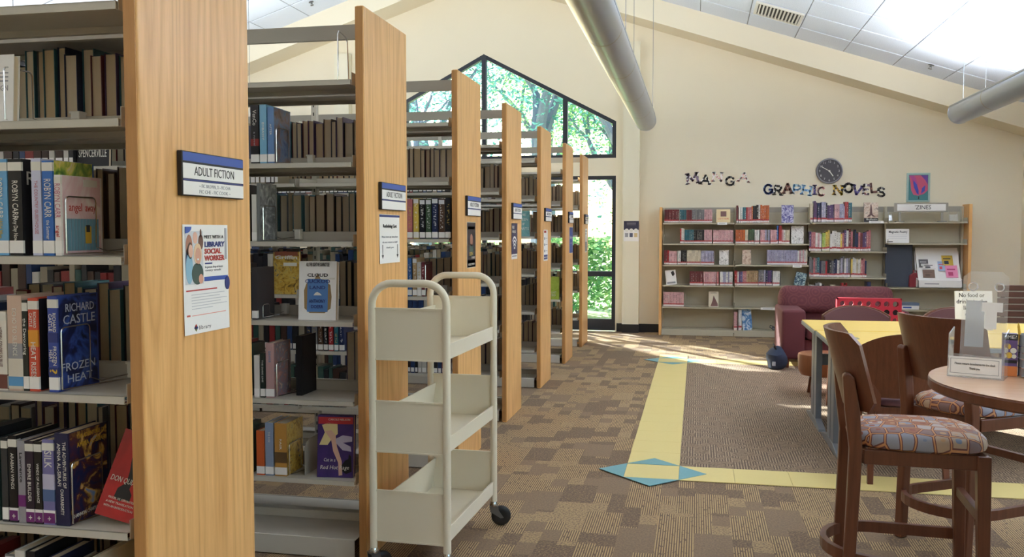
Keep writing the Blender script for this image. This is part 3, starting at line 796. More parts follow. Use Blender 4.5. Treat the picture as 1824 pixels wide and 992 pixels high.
# fourth: wifi poster
p, M, w, h = sheet('poster', 'navy poster with white wireless waves on the fourth end panel', 'poster', 3, .16, .375, 1.178, 1.445)
q(0, 0, 1, .86, mat('deep_navy_print', (44, 44, 84), .4)); tx('FREE', .1, .12, .03, CREAMINK, .35); tx('WIRELESS', .1, .24, .03, CREAMINK, .6)
for i in range(4):
    r0 = .02 + .026 * i; b = MB(); a = [PI / 4 + PI / 2 * j / 10 for j in range(11)]
    b.prism([(r0 * math.cos(t_) , -.075 + r0 * math.sin(t_)) for t_ in a] + [((r0 + .014) * math.cos(t_), -.075 + (r0 + .014) * math.sin(t_)) for t_ in a[::-1]], .0006, .0012, 'XY', M); b.build('wave', WHITE, p)
q(.1, .90, .9, .93, GREYINK)
p, M, w, h = sheet('poster', 'white poster with small grey print on the fifth end panel', 'poster', 4, .13, .355, 1.12, 1.40)
q(.1, .03, .6, .1, RED)
for i in range(3): q(.1, .24 + .2 * i, .34, .32 + .2 * i, GREYINK); q(.42, .27 + .2 * i, .88, .285 + .2 * i, GREYINK)
q(.08, .80, .92, .87, NAVY); q(.08, .89, .92, .95, NAVY)
p, M, w, h = sheet('poster', 'bright blue poster with white lettering on the sixth end panel', 'poster', 5, .26, .53, 1.15, 1.435)
q(.03, .02, .97, .98, BLUE); tx('library', .5, .4, .05, CREAMINK, .7, 'CENTER'); q(.2, .6, .8, .63, CREAMINK)
p, M, w, h = sheet('poster', 'pale notice with grey lower half on the farthest end panel', 'poster', 6, .24, .46, 1.13, 1.42)
q(.1, .08, .9, .12, GREYINK); q(.1, .2, .7, .23, GREYINK); q(.05, .55, .95, .95, GREYINK)

# ------------------------------------------------------------------ books
BM = {}
def bookmesh(w, h, d, kind):
    w, h, d = max(.006, round(w / .003) * .003), round(h / .006) * .006, round(d / .01) * .01
    key = (w, h, d, kind)
    if key not in BM:
        t = .0022 if w > .014 else .001
        pts = [(-w / 2, 0), (w / 2, 0), (w / 2, d), (w / 2 - t, d), (w / 2 - t, t), (-w / 2 + t, t), (-w / 2 + t, d), (-w / 2, d)]
        cm = MB().prism(pts, 0, h).mesh('book_cover', {'stack': COVER, 'comic': COMIC, 'plain': JACKET}[kind])
        pm = MB().box((-w / 2 + t + .0002, t, .003), (w / 2 - t - .0002, d - .005, h - .003)).mesh('page_block', PAGES)
        lm = MB().box((-w / 2 - .0003, -.0005, .006), (w / 2 + .0003, .012, .038)).mesh('spine_label', WHITE)
        BM[key] = (cm, pm, lm)
    return BM[key]
def book(name, label, cat, group, w, h, d, loc, rotz=0, col=(80, 80, 80), kind='stack', spine_label=False, tilt=0, lean=0):
    cm, pm, lm = bookmesh(w, h, d, kind)
    o = obj(name, cm, None, loc, (tilt, lean, rotz)); o.color = lin(col)
    tag(o, label, cat, group)
    obj('page_block', pm, o)
    if spine_label: obj('spine_label', lm, o)
    return o
CN = {'black': (26, 26, 30), 'navy': (34, 44, 84), 'maroon': (110, 40, 46), 'brown': (92, 66, 48), 'grey': (120, 120, 124), 'teal': (50, 110, 124), 'red': (176, 44, 48), 'cream': (214, 204, 178), 'white': (224, 222, 218), 'blue': (60, 104, 170), 'green': (70, 96, 70), 'orange': (200, 106, 56), 'pink': (214, 168, 172), 'purple': (92, 66, 112), 'tan': (180, 150, 110), 'yellow': (220, 190, 90), 'lavender': (170, 168, 196), 'lime': (176, 202, 100), 'rose': (196, 120, 124), 'light blue': (130, 176, 208)}
SHN = ['top', 'second', 'third', 'fourth', 'fifth', 'lowest']
def fore_edges(k, si, x1, x0, seed, hmin=.20, hmax=.245, frac=1.0):
    """books of the far face of stack k, seen by their page edges; x1 nearest the end panel"""
    rnd = random.Random(seed); z = ztops(k)[si] + .001
    x = x1; i = 0
    while x > x0:
        w = rnd.uniform(.022, .046); h = rnd.uniform(hmin, hmax); d = rnd.choice((.15, .16, .17))
        c = rnd.choice(('black', 'navy', 'brown', 'maroon', 'grey', 'black', 'teal', 'purple'))
        book('hardcover_book', '%s book with page edges showing, %s from end panel, %s shelf, %s stack' % (c, nth(i), SHN[si], SN[k]), 'book', 'books on the far face of the %s stack' % SN[k],
             w, h, d, (x - w / 2, SY[k] + PD - .012, z), PI, CN[c])
        x -= w + .0025; i += 1
    return x
def spines(k, si, items, x1=None):
    """items: (x left, x right, height, colour name, extra words)"""
    z = ztops(k)[si] + .001
    for i, (xa, xb, h, c, yo) in enumerate(items):
        book('hardcover_book', '%s labelled spine, %s in its row, %s shelf, %s stack' % (c, nth(i), SHN[si], SN[k]), 'book', 'spine-out books of the %s stack' % SN[k],
             abs(xb - xa), h, .155, ((xa + xb) / 2, SY[k] + .018 + yo, z), 0, CN[c], spine_label=True)
def spine_row(k, si, x1, x0, seed, cols, hmin=.2, hmax=.24):
    rnd = random.Random(seed); x = x1; it = []
    while x > x0:
        w = rnd.uniform(.024, .042); it.append((x - w, x, rnd.uniform(hmin, hmax), rnd.choice(cols), rnd.uniform(0, .006))); x -= w + .0025
    spines(k, si, it)
def filler(k, rows, label_rows=True):
    """rows farther from the aisle, only glimpsed between shelves: joined"""
    mb = MB(); rnd = random.Random(90 + k)
    for (si, face, x1, x0) in rows:
        z = ztops(k)[si] + .001; x = x1
        while x > x0:
            w = rnd.uniform(.022, .045); h = rnd.uniform(.19, .245); yo = rnd.uniform(0, .008)
            if face == 'near': ya, yb = .02 + yo, .175
            else: ya, yb = PD - .17, PD - .015 - yo
            mb.k = 0; mb.box((x - w, ya, z), (x - .002, yb, z + h))
            mb.k = 1
            if face == 'near': mb.box((x - w + .002, ya - .001, z + .008), (x - .004, ya + .004, z + .04))
            if face == 'far': mb.k = 2; mb.box((x - w + .003, ya - .001, z + .003), (x - .005, ya + .02, z + h - .004))
            x -= w + .002
    o = mb.build('row_of_books', [FILL, WHITE, PAGES], None, (0, SY[k], 0)); 
    tag(o, 'rows of books deep in the %s stack, glimpsed between its shelves' % SN[k], 'books', None, 'stuff')

# ------------------------------------------------------------------ books one by one
def nx(k, px, y=450): return at(px, y, SY[k] + .02)[0]
def sM(w, z, off=0.0): return basis((0, 0, -1), (1, 0, 0), (off, -.0008, z))          # lettering running down a spine
def cM(w, y, z): return basis((0, 1, 0), (0, 0, 1), (w / 2 + .0008, y, z))           # lettering on the cover towards the aisle
def fM(z, x=0.0, y=-.0008): return basis((1, 0, 0), (0, 0, 1), (x, y, z))            # lettering on a cover facing the reader
def titled(k, si, pa, pb, h, label, col, spine=(), cover=None, ctext=(), d=.155, yo=0, sticker=True, group=None, band=None, bandcol=None, name='hardcover_book', top=None):
    xa, xb = nx(k, pa), nx(k, pb); w = xb - xa
    cm, pm, lm = bookmesh(w, h, d, 'plain')
    w = max(.006, round(w / .003) * .003)
    o = obj(name, cm, None, ((xa + xb) / 2, SY[k] + .018 + yo, ztops(k)[si] + .001)); o.color = lin(col); tag(o, label, 'book', group)
    obj('page_block', pm, o)
    if sticker:
        obj('spine_label', lm, o)
        if (k == 0 if top is None else top): MB().box((-w / 2 - .0003, -.0006, h * .88), (w / 2 + .0003, .016, h * .97)).build('author_sticker', OFFWHITE, o)
    if band: 
        for (z0, z1), m_ in zip(band, bandcol): MB().box((-w / 2 - .0004, -.0008, z0 * h), (w / 2 + .0002, .004, z1 * h)).build('spine_print', m_, o)
    for (s, size, z, m_, ln, off) in spine: text(s, size, m_, sM(w, z * h, off * w) @ Matrix.Translation((0, 0, .0012)), o, width=ln * h, squeeze=1.0)
    if cover:
        MB().box((w / 2 + .0001, .006, .002), (w / 2 + .0006, d - .002, h - .002)).build('cover_print', cover, o)
    for (s, size, y, z, m_, wd) in ctext: text(s, size, m_, cM(w, y * d, z * h), o, width=wd * d, squeeze=1.0)
    return o
def faceout(Y, pa, pb, ybase, ytop, label, m, texts=(), extra=None, lean=.14, yaw=0, thick=.022, group=None, name='hardcover_book', cat='book', z=None):
    """a book stood with its cover to the reader, leaning back"""
    xa, zb = at(pa, ybase, Y); xb, zt = at(pb, ytop, Y); w = abs(xb - xa); h = (zt - zb) / math.cos(lean) if z is None else (zt - zb)
    if z is not None: zb = z + .001
    o = thing(name, label, cat, ((xa + xb) / 2, Y, zb), yaw, group); o.rotation_euler = (-lean, 0, yaw)
    MB().box((-w / 2, 0, 0), (w / 2, .002, h)).box((-w / 2, thick - .002, 0), (w / 2, thick, h)).box((-w / 2, 0, 0), (-w / 2 + .002, thick, h)).build('cover', m, o)
    MB().box((-w / 2 + .003, .0025, .003), (w / 2 - .004, thick - .0025, h - .003)).build('page_block', PAGES, o)
    for (s, size, x, zz, m_, wd) in texts: text(s, size, m_, fM(zz * h, x * w), o, width=wd * w, squeeze=1.0)
    if extra: extra(o, w, h)
    return o
def fq(o, w, h, x0, z0, x1, z1, m, lift=1, name='cover_print'):
    MB().box((x0 * w, -.0003 * lift, z0 * h), (x1 * w, .0005, z1 * h)).build(name, m, o)
def fpoly(o, w, h, pts, m, lift=1, name='cover_print'):
    MB().prism([(a * w, b * h) for a, b in pts], -.0003 * lift, .0005, 'XZ').build(name, m, o)
def support(k, si, px, label, hgt=.16, y0=.03, y1=.15, clip_dx=.06):
    """wire loop that holds up a row, clipped to the rear flange of the shelf"""
    x = nx(k, px); z = ztops(k)[si] + .001
    s = thing('wire_book_support', label, 'bookend', (x, SY[k] + .004, z), 0, 'wire book supports')
    r = .012
    loop = [(0, y0, .006)] + [(0, y0, hgt - r)] + [(0, y0 + r - r * math.cos(a), hgt - r + r * math.sin(a)) for a in (.5, 1.0, PI / 2)] + [(0, y1 - r, hgt)] + [(0, y1 - r + r * math.sin(a), hgt - r + r * math.cos(a)) for a in (.5, 1.0, PI / 2)] + [(0, y1, .02), (.012, y1 + .03, .008), (clip_dx, SD - .018, .02)]
    MB().tube([(clip_dx, SD - .02, .006), (0, y0 + .02, .005)] + loop, .0022, 6).build('wire_loop', CHROME, s, smooth=True)
    MB().box((clip_dx - .014, SD - .036, .006), (clip_dx + .014, SD - .006, .05)).box((clip_dx - .02, SD - .036, .044), (clip_dx + .014, SD - .002, .052)).build('clip', OFFWHITE, s, bevel=.003)
    return s
ARTS = dict(
    night=art('night_picture', [(14, 16, 34), (24, 34, 84), (52, 84, 170), (16, 20, 50)], 9, 3, 2),
    garden=art('garden_picture', [(70, 120, 60), (150, 180, 80), (230, 220, 110), (226, 210, 205)], 22),
    pinkwash=art('pink_wash_picture', [(232, 222, 222), (224, 190, 196), (238, 230, 226)], 9),
    crimson=art('crimson_picture', [(150, 24, 30), (186, 36, 40), (200, 46, 44)], 5),
    battle=art('ink_and_gold_picture', [(24, 28, 66), (30, 36, 80), (84, 40, 40), (226, 180, 90), (120, 160, 214)], 14, 5, 2),
    smoke=art('grey_smoke_picture', [(60, 62, 66), (120, 124, 128), (190, 192, 194)], 16, 4, 2),
    desert=art('dusk_picture', [(70, 48, 44), (120, 96, 92), (104, 122, 156), (60, 80, 130)], 12, 3, 1),
    goldmap=art('gold_map_picture', [(90, 70, 40), (190, 150, 60), (210, 180, 90), (60, 70, 100)], 26, 4, 1.5),
    blush=art('blush_picture', [(196, 140, 130), (150, 110, 110), (120, 120, 140), (200, 170, 150)], 18, 3, 2),
    purple=art('violet_picture', [(60, 44, 104), (72, 50, 116), (64, 46, 110)], 8),
    teal=art('teal_picture', [(96, 150, 156), (124, 172, 174), (90, 140, 150)], 8),
    lime=art('lime_picture', [(150, 172, 60), (172, 190, 80), (140, 160, 60)], 14),
    flower=art('bloom_picture', [(40, 130, 130), (60, 90, 180), (150, 60, 150), (206, 70, 120), (90, 60, 170)], 5, 2, 2.5),
    mono=art('ink_wash_picture', [(60, 56, 58), (210, 206, 202), (232, 228, 224), (120, 110, 110)], 24, 4, 2),
    sepia=art('sepia_picture', [(150, 120, 104), (196, 170, 150), (214, 196, 178), (90, 70, 66)], 16, 3, 1),
    violetblue=art('violet_blue_picture', [(44, 40, 96), (90, 86, 150), (200, 196, 220), (40, 36, 90)], 22, 4, 2),
    sea=art('sea_picture', [(40, 80, 140), (90, 140, 190), (220, 226, 230), (110, 140, 110)], 10, 3, 2),
    darkteal=art('dark_teal_picture', [(24, 44, 60), (40, 80, 104), (180, 200, 200), (20, 30, 44)], 20, 3, 2))
S1 = 'spine-out books of the nearest stack'
# nearest stack, third shelf down
LB = (108, 168, 214)
titled(0, 2, -10, 17, .245, 'light blue novel with white author lettering, first in the nearest stack row', LB, [('ROBYN CARR', .026, .60, CREAMINK, .42, 0), ('Wild Man', .02, .28, GOLD, .2, 0)], group=S1)
titled(0, 2, 19, 43, .245, 'black novel with white lettering between the light blue and lavender spines', (24, 24, 28), [('ROBYN CARR', .024, .58, CREAMINK, .40, 0), ('Any Day Now', .017, .27, CREAMINK, .24, 0)], BLACKMAT, [('R', .05, .2, .8, CREAMINK, .2), ('C', .05, .45, .62, CREAMINK, .22)], group=S1)
titled(0, 2, 60, 77, .245, 'pale lavender novel between the black one and the bright blue one', (198, 200, 224), [('THE COUNTRY GUESTHOUSE', .013, .5, mat('rose_ink', (190, 120, 140), .6), .55, 0)], group=S1)
titled(0, 2, 79, 98, .243, 'bright blue novel with large white author lettering down its spine', (52, 108, 188), [('ROBYN CARR', .028, .60, CREAMINK, .40, 0), ('the Summer', .014, .27, CREAMINK, .2, 0)], ARTS['garden'], group=S1)
titled(0, 2, 100, 112, .205, 'white novel with pink lettering and a picket fence picture on its cover', (228, 224, 222), [('ROBYN CARR', .022, .68, mat('rose_ink', (190, 120, 140), .6), .42, 0), ('angel', .014, .3, RED, .14, 0)], ARTS['pinkwash'], [('angel', .03, .35, .60, RED, .32), ('away', .03, .72, .60, RED, .26)], group=S1)
last = bpy.data.objects[-1]
def plank_fence(o, w, d):
    pass
b = [o for o in COL.objects if o.get('label', '').startswith('white novel with pink')][0]
wv = .012
fp = MB(); 
for i in range(11): fp.box((nx(0, 112) - b.location.x + .0004, .012 + .012 * i, .012), (nx(0, 112) - b.location.x + .0011, .0225 + .012 * i, .094))
fp.build('fence_print', mat('fence_blue_print', (112, 158, 182), .5), b)
MB().box((nx(0, 112) - b.location.x + .0005, .088, .03), (nx(0, 112) - b.location.x + .0016, .112, .075)).build('figure_print', GOLD, b)
MB().box((nx(0, 112) - b.location.x + .0005, .092, .06), (nx(0, 112) - b.location.x + .0020, .106, .078)).build('figure_print', INK, b)
MB().box((nx(0, 112) - b.location.x + .0004, .085, .178), (nx(0, 112) - b.location.x + .0014, .140, .196)).build('barcode_sticker', OFFWHITE, b)
support(0, 2, 116, 'wire support in front of the picket fence cover, nearest stack', .15, .022, .138)
# fourth shelf down
titled(0, 3, -12, 8, .205, 'white paperback with brown lettering beside the pale orange spine', (226, 220, 210), [('HIDDEN COLORS IN BLUE', .012, .55, mat('brown_ink', (110, 64, 54), .6), .5, 0)], band=[(.02, .2)], bandcol=[mat('brown_ink', (110, 64, 54), .6)], group=S1)
titled(0, 3, 11, 36, .245, 'pale orange and grey novel with TO SILENCE on its spine and a blue sticker', (206, 178, 160), [('ECHO TO SILENCE', .018, .62, CREAMINK, .5, 0)], band=[(.02, .05), (.34, .5), (.05, .15), (.15, .34)], bandcol=[mat('bone_print', (214, 206, 192), .5), mat('smoke_print', (150, 150, 156), .5), mat('sky_sticker', (90, 150, 200), .5), mat('bone_print', (214, 206, 192), .5)], sticker=False, group=S1)
titled(0, 3, 37, 46, .235, 'thin black and green mottled novel beside the orange red one', (40, 44, 40), [('the Devouring', .012, .6, CREAMINK, .4, 0)], group=S1)
titled(0, 3, 48, 64, .24, 'orange red novel with a sunset band and white lettering', (206, 84, 60), [('HEAT RISES', .02, .34, CREAMINK, .38, 0), ('RICHARD', .012, .77, CREAMINK, .17, .22), ('CASTLE', .012, .77, CREAMINK, .15, -.2)], BLACKMAT, [('C', .06, .4, .72, GOLD, .3)], band=[(.48, .66)], bandcol=[mat('sunset_print', (220, 150, 50), .5)], group=S1)
titled(0, 3, 83, 99, .245, 'dark blue novel with large silver lettering on its cover, nearest stack', (58, 78, 156), [('RICHARD', .013, .73, CREAMINK, .2, .22), ('CASTLE', .013, .73, CREAMINK, .18, -.2), ('FROZEN', .014, .38, CREAMINK, .2, .2), ('HEAT', .014, .38, CREAMINK, .13, -.22), ('?', .03, .22, GOLD, .05, 0)], ARTS['night'],
       [('RICHARD', .03, .56, .865, SILVER, .72), ('CASTLE', .034, .54, .74, SILVER, .80), ('FROZEN', .03, .5, .24, SILVER, .84), ('HEAT', .03, .52, .11, SILVER, .62)], band=[(.17, .26), (.52, .62)], bandcol=[NAVY, NAVY], group=S1)
support(0, 3, 103, 'wire support against the dark blue silver-lettered cover, nearest stack', .165, .02, .13)
# fifth shelf down
titled(0, 4, -8, 3, .22, 'dark grey novel at the edge of the row with the violet genre stickers', (52, 54, 58), group=S1)
VIO = mat('violet_sticker', (110, 36, 110), .5)
titled(0, 4, 5, 20, .225, 'black novel with a violet cross sticker, second in its row, nearest stack', (20, 20, 24), [('ARABIAN WINDS', .013, .60, CREAMINK, .42, 0), ('+', .02, .075, CREAMINK, .05, 0)], band=[(.02, .14)], bandcol=[VIO], group=S1)
titled(0, 4, 22, 34, .215, 'slim grey novel between two dark ones with violet cross stickers', (150, 148, 156), [('Lawrence', .012, .68, INK, .36, 0)], band=[(.2, .34)], bandcol=[VIO], sticker=False, group=S1)
titled(0, 4, 35, 50, .215, 'dark plum novel with white capitals and a violet cross sticker', (46, 34, 48), [('EMPIRE BUILDER', .014, .5, CREAMINK, .46, 0), ('+', .02, .075, CREAMINK, .05, 0)], band=[(.02, .14)], bandcol=[VIO], group=S1)
titled(0, 4, 52, 64, .215, 'black and yellow novel with a violet cross sticker', (30, 28, 26), [('WINDS OF ALLEGIANCE', .01, .5, CREAMINK, .48, 0), ('+', .02, .075, CREAMINK, .05, 0)], band=[(.02, .14)], bandcol=[VIO], group=S1)
titled(0, 4, 66, 87, .22, 'violet to white novel with a blue flower on its spine', (120, 116, 168), [('SILK', .03, .78, CREAMINK, .2, 0), ('+', .02, .075, CREAMINK, .05, 0)], band=[(.42, .6), (.28, .42), (.02, .14)], bandcol=[mat('lilac_print', (190, 186, 212), .5), mat('blue_flower_print', (84, 106, 150), .5), VIO], group=S1)
o = titled(0, 4, 89, 113, .24, 'thick navy novel of adventures with a gold and blue battle cover', (34, 36, 72), [('THE ADVENTURES OF', .013, .66, CREAMINK, .5, .22), ('AMINA AL-SIRAFI', .014, .66, CREAMINK, .46, -.18), ('CHAKRABORTY', .013, .26, CREAMINK, .28, 0)], ARTS['battle'],
       [('THE ADVENTURES OF', .016, .58, .93, GOLD, .7), ('AMINA AL-SIRAFI', .018, .58, .84, GOLD, .72), ('SHANNON CHAKRABORTY', .014, .5, .08, CREAMINK, .84)], sticker=False, group=S1)
MB().box((.018, .06, .185), (.0195, .125, .203)).build('barcode_sticker', OFFWHITE, o)
support(0, 4, 117, 'wire support against the battle cover, nearest stack', .165, .018, .138)
# leaning red paperback
x0_, z0_ = nx(0, 181), Z1[4] + .018
o = thing('paperback', 'red paperback of a classic novel with a dark figure, leaning beside the end panel', 'book', (x0_ + .0, SY[0] + .045, z0_), 0)
o.rotation_euler = (-.28, .26, .10)
MB().box((-.055, 0, 0), (.055, .0015, .225)).build('cover', ARTS['crimson'], o)
MB().box((-.0535, .0016, .001), (.054, .036, .224)).build('page_block', PAGES, o)
fpoly(o, .11, .225, [(.05, .95), (.18, .8), (.22, .62), (.12, .5), (.1, .36), (.2, .3), (.2, .22), (.06, .24), (-.04, .2), (-.2, .24), (-.18, .34), (-.02, .42), (-.04, .55), (-.1, .7), (-.04, .88)], BLACKMAT)
fpoly(o, .11, .225, disc_pts(.08, .68, .07, .05, 12), mat('flesh_print', (176, 120, 110), .5), 2)
text('DON QUIXOTE', .02, CREAMINK, fM(.098, 0, -.0012), o, width=.095, squeeze=1.0, shear=.2)
for i, s_ in enumerate(('MIGUEL DE CERVANTES', 'A NEW TRANSLATION', 'WITH AN INTRODUCTION')): text(s_, .008, CREAMINK, fM(.050 - .011 * i, 0, -.0012), o, width=.07 + .005 * i, squeeze=1.0)
# flat items on the same shelf and the low shelf's row
rnd = random.Random(5)
LOW = ['grey', 'white', 'black', 'teal', 'navy', 'white', 'grey', 'brown', 'black', 'cream', 'maroon', 'white']
x = nx(0, -8); it = []
for i, c in enumerate(LOW):
    w = rnd.uniform(.018, .032)
    if x + w > SX0 - .09: break
    it.append((x, x + w, rnd.uniform(.2, .262), c, .004)); x += w + .003
spines(0, 5, it)
# top shelf: white book on a display stand
def paper_lines(o, w, h):
    for i in range(3): fq(o, w, h, -.3, .72 - .06 * i, .35, .74 - .06 * i, GREYINK)
    text('DESIGN', .02, GREYINK, fM(.5 * h, .1 * w, -.0006), o, width=.5 * w, squeeze=1.0)
faceout(SY[0] + .03, -40, 19, 206, 82, 'white-covered book faced out on the upper shelf, at the edge of the nearest stack', WHITE, (), paper_lines, .06, z=Z1[1])
support(0, 1, 14, 'wire support before the white faced-out book, nearest stack', .14, .02, .12, .05)
fore_edges(0, 1, SX0 - .032, -2.27, 1, .215, .262)
fore_edges(0, 2, SX0 - .032, -1.95, 2, .235, .255)
fore_edges(0, 3, SX0 - .032, -1.95, 3, .235, .26)
fore_edges(0, 4, SX0 - .032, -1.95, 4, .225, .262)
fore_edges(0, 5, SX0 - .032, -1.95, 5, .235, .26)
filler(0, [(si, 'near', nx(0, -14), -3.2) for si in (2, 3, 4, 5)] + [(si, 'far', -1.98 if si > 1 else -2.29, -3.2) for si in (1, 2, 3, 4, 5)])

# ---- second stack
S2_ = 'spine-out books of the second stack'
titled(1, 1, 450, 464, .245, 'black novel with white lettering, first on the upper shelf, second stack', (38, 36, 40), [('VenCo', .024, .78, CREAMINK, .26, 0), ('a novel', .012, .42, GREYINK, .24, 0)], group=S2_, band=[(.3, .42)], bandcol=[mat('deep_red_print', (130, 40, 40), .5)])
titled(1, 1, 466, 478, .245, 'pale blue novel beside the black first spine, upper shelf, second stack', (124, 176, 208), [('EMBASSY', .013, .55, CREAMINK, .3, 0)], group=S2_)
titled(1, 1, 480, 491, .235, 'mid blue novel with a dusk landscape cover, second stack upper shelf', (104, 140, 190), [('AFTER', .012, .6, CREAMINK, .2, 0)], ARTS['desert'], group=S2_)
support(1, 1, 494, 'wire support before the dusk landscape cover, second stack', .15, .02, .135)
def flag(o, w, h): pass
titled(1, 2, 450, 458, .2, 'white-spined book at the row edge, third shelf, second stack', (214, 212, 206), (), group=S2_)
titled(1, 2, 459, 464, .245, 'slim grey book in a clear jacket with a smoky cover, second stack', (120, 124, 126), (), ARTS['smoke'], group=S2_, sticker=False)
support(1, 2, 469, 'wire support before the smoky grey cover, second stack', .15, .02, .135)
def cloud(o, w, h):
    fpoly(o, w, h, [(-.34, .2), (-.36, .5), (-.3, .62), (-.08, .70), (0, .80), (.08, .70), (.34, .60), (.38, .4), (.36, .2), (.2, .12), (-.2, .12)], mat('ochre_print', (150, 124, 84), .5), 1)
    fq(o, w, h, -.27, .14, .28, .70, mat('picture_blue_print', (84, 128, 186), .5), 2)
    fpoly(o, w, h, [(-.1, .42), (-.06, .46), (.0, .48), (.08, .45), (.12, .42)], CREAMINK, 4)
    for s_, zz, wd in (('ALL THE LIGHT WE CANNOT SEE', .94, .62), ('CLOUD', .76, .55), ('CUCKOO', .655, .66), ('LAND', .55, .42), ('ANTHONY', .32, .44), ('DOERR', .225, .32)):
        text(s_, .02 if wd < .6 else .022, NAVY if zz < .8 and zz not in (.76,) else INK, fM(zz * h, 0, -.0016), o, width=wd * w, squeeze=1.0, bold=.0003)
    fq(o, w, h, .12, .69, .45, .72, OFFWHITE, 5, 'barcode_sticker')
    MB().tube([(-.03, .012, h * .72), (.0, .004, h * .84), (.03, .012, h * .72)], .002, 5).build('stand_hook', mat('brown_ink', (110, 64, 54), .6), o)
faceout(SY[1] + .05, 532, 596, 570, 466, 'white novel with a blue picture, faced out in the second stack', WHITE, (), cloud, .09, .06, .035, z=Z2[3])
titled(1, 3, 448, 457, .22, 'dark spine at the edge of the second stack, beside the clip of the wire support', (60, 58, 62), (), group=S2_)
support(1, 3, 458, 'wire support with white clip on the shelf of the white faced-out novel', .06, .06, .12, .02)
titled(1, 4, 450, 459, .18, 'white-spined book at the edge of the lower shelf, second stack', (220, 216, 212), (), group=S2_)
titled(1, 4, 461, 469, .19, 'slim dark green novel on the lower shelf, second stack', (40, 50, 44), [('THE DARK LINE', .01, .6, CREAMINK, .5, 0)], group=S2_)
titled(1, 4, 471, 485, .235, 'blush pink novel in a clear jacket with a desert cover, second stack', (186, 150, 150), [('DEVICE', .013, .75, mat('sky_sticker', (90, 150, 200), .5), .2, 0)], ARTS['blush'], group=S2_, d=.165)
support(1, 4, 489, 'wire support before the blush pink desert cover, second stack', .15, .02, .135)
titled(1, 4, 511, 522, .26, 'tall black book standing back on the lower shelf, second stack', (28, 28, 32), (), BLACKMAT, group=S2_, d=.15, yo=.075, sticker=False)
titled(1, 5, 452, 466, .195, 'orange novel on the lowest shelf, second stack', (206, 96, 50), (), group=S2_)
titled(1, 5, 468, 482, .225, 'misty blue novel between the orange and the gold spine', (140, 156, 184), [('THE ROSE', .013, .74, CREAMINK, .2, 0)], group=S2_)
titled(1, 5, 485, 506, .23, 'gold and bronze novel in a clear jacket, lowest shelf of the second stack', (190, 140, 70), [('FAIR', .014, .6, CREAMINK, .2, 0)], ARTS['goldmap'], group=S2_, band=[(.25, .45)], bandcol=[mat('bronze_print', (100, 76, 48), .5)], d=.165)
support(1, 5, 510, 'wire support before the gold and bronze cover, second stack', .14, .02, .135)
def dancer(o, w, h):
    fq(o, w, h, -.48, .86, .48, .97, mat('scarlet_print', (190, 54, 60), .5), 1)
    text('CAROLE NELSON', .012, CREAMINK, fM(.93 * h, .1 * w, -.0012), o, width=.6 * w, squeeze=1.0)
    fpoly(o, w, h, [(-.45, .52), (-.3, .72), (-.38, .84), (-.2, .88), (.05, .86), (.06, .7), (-.1, .62), (-.22, .52)], mat('primrose_print', (222, 206, 150), .5), 1)
    fpoly(o, w, h, [(-.3, .74), (-.12, .76), (0, .68), (.04, .5), (.18, .26), (.2, .04), (.1, .03), (.08, .24), (-.06, .42), (-.12, .6)], mat('pale_skin_print', (220, 180, 160), .5), 2)
    fpoly(o, w, h, [(0, .62), (.2, .68), (.46, .66), (.46, .58), (.2, .56), (.42, .5), (.44, .42), (.2, .44), (.02, .55)], mat('lilac_print', (190, 186, 212), .5), 3)
    fpoly(o, w, h, [(.18, .2), (.28, .28), (.36, .3), (.38, .38), (.44, .34), (.46, .1), (.3, .06), (.2, .1)], BLACKMAT, 3)
    text('Cat in a', .02, CREAMINK, fM(.28 * h, -.16 * w, -.002), o, width=.32 * w, squeeze=1.0, shear=.2)
    text('Red Hot Rage', .024, CREAMINK, fM(.16 * h, -.02 * w, -.002), o, width=.8 * w, squeeze=1.0, shear=.2)
faceout(SY[1] + .045, 566, 627, 858, 752, 'violet mystery novel with a dancer on its cover, faced out low in the second stack', ARTS['purple'], (), dancer, .08, .1, .034, z=Z2[5])
be = thing('bookend', 'grey steel plate bookend beside the violet mystery novel', 'bookend', (nx(1, 537, 800), SY[1] + .05, Z2[5] + .001))
MB().prism([(0, 0), (.17, 0), (.17, .125), (.16, .14), (.14, .15), (.04, .15), (.015, .14), (0, .12)], 0, .0022, 'YZ').box((0, 0, 0), (-.07, .14, .002)).build('plate', RAIL, be)
# wire hanger bookend hung on the top rail
hb = thing('wire_bookend', 'wire bookend hanging from the top rail of the second stack', 'bookend', (nx(1, 592, 100), SY[1] + .10, 2.006))
MB().tube([(-.10, -.02, .004), (-.005, -.02, .004), (0, -.02, .03), (0, -.02, .20), (0, -.01, .215), (0, .06, .205), (.0, .085, .19), (.0, .095, .03), (0, .10, .004), (.06, .11, .003)], .0028, 6).build('wire_loop', CHROME, hb, smooth=True)
fore_edges(1, 1, SX0 - .032, nx(1, 512) - .18, 21, .205, .232)
fore_edges(1, 2, SX0 - .032, nx(1, 470) - .2, 22, .2, .225)
fore_edges(1, 3, SX0 - .032, nx(1, 596) - .12, 23, .225, .245)
fore_edges(1, 4, SX0 - .032, nx(1, 612) - .13, 24, .225, .25)
spencer = faceout(SY[1] + .04, 136, 192, 292, 222, 'black faced-out book with big white title, seen through the nearest stack', BLACKMAT, [('SPENCERVILLE', .05, 0, .34, CREAMINK, .86)], None, .06, z=Z2[1])
filler(1, [(1, 'near', nx(1, 134), -4.1), (2, 'near', nx(1, 440), -4.1), (3, 'near', nx(1, 440), -4.1), (4, 'near', nx(1, 440), -4.1), (5, 'near', nx(1, 440), -4.1),
           (1, 'far', -2.05, -4.1), (2, 'far', -2.1, -4.1), (3, 'far', -2.3, -4.1), (4, 'far', -2.3, -4.1), (5, 'far', -2.3, -4.1)])

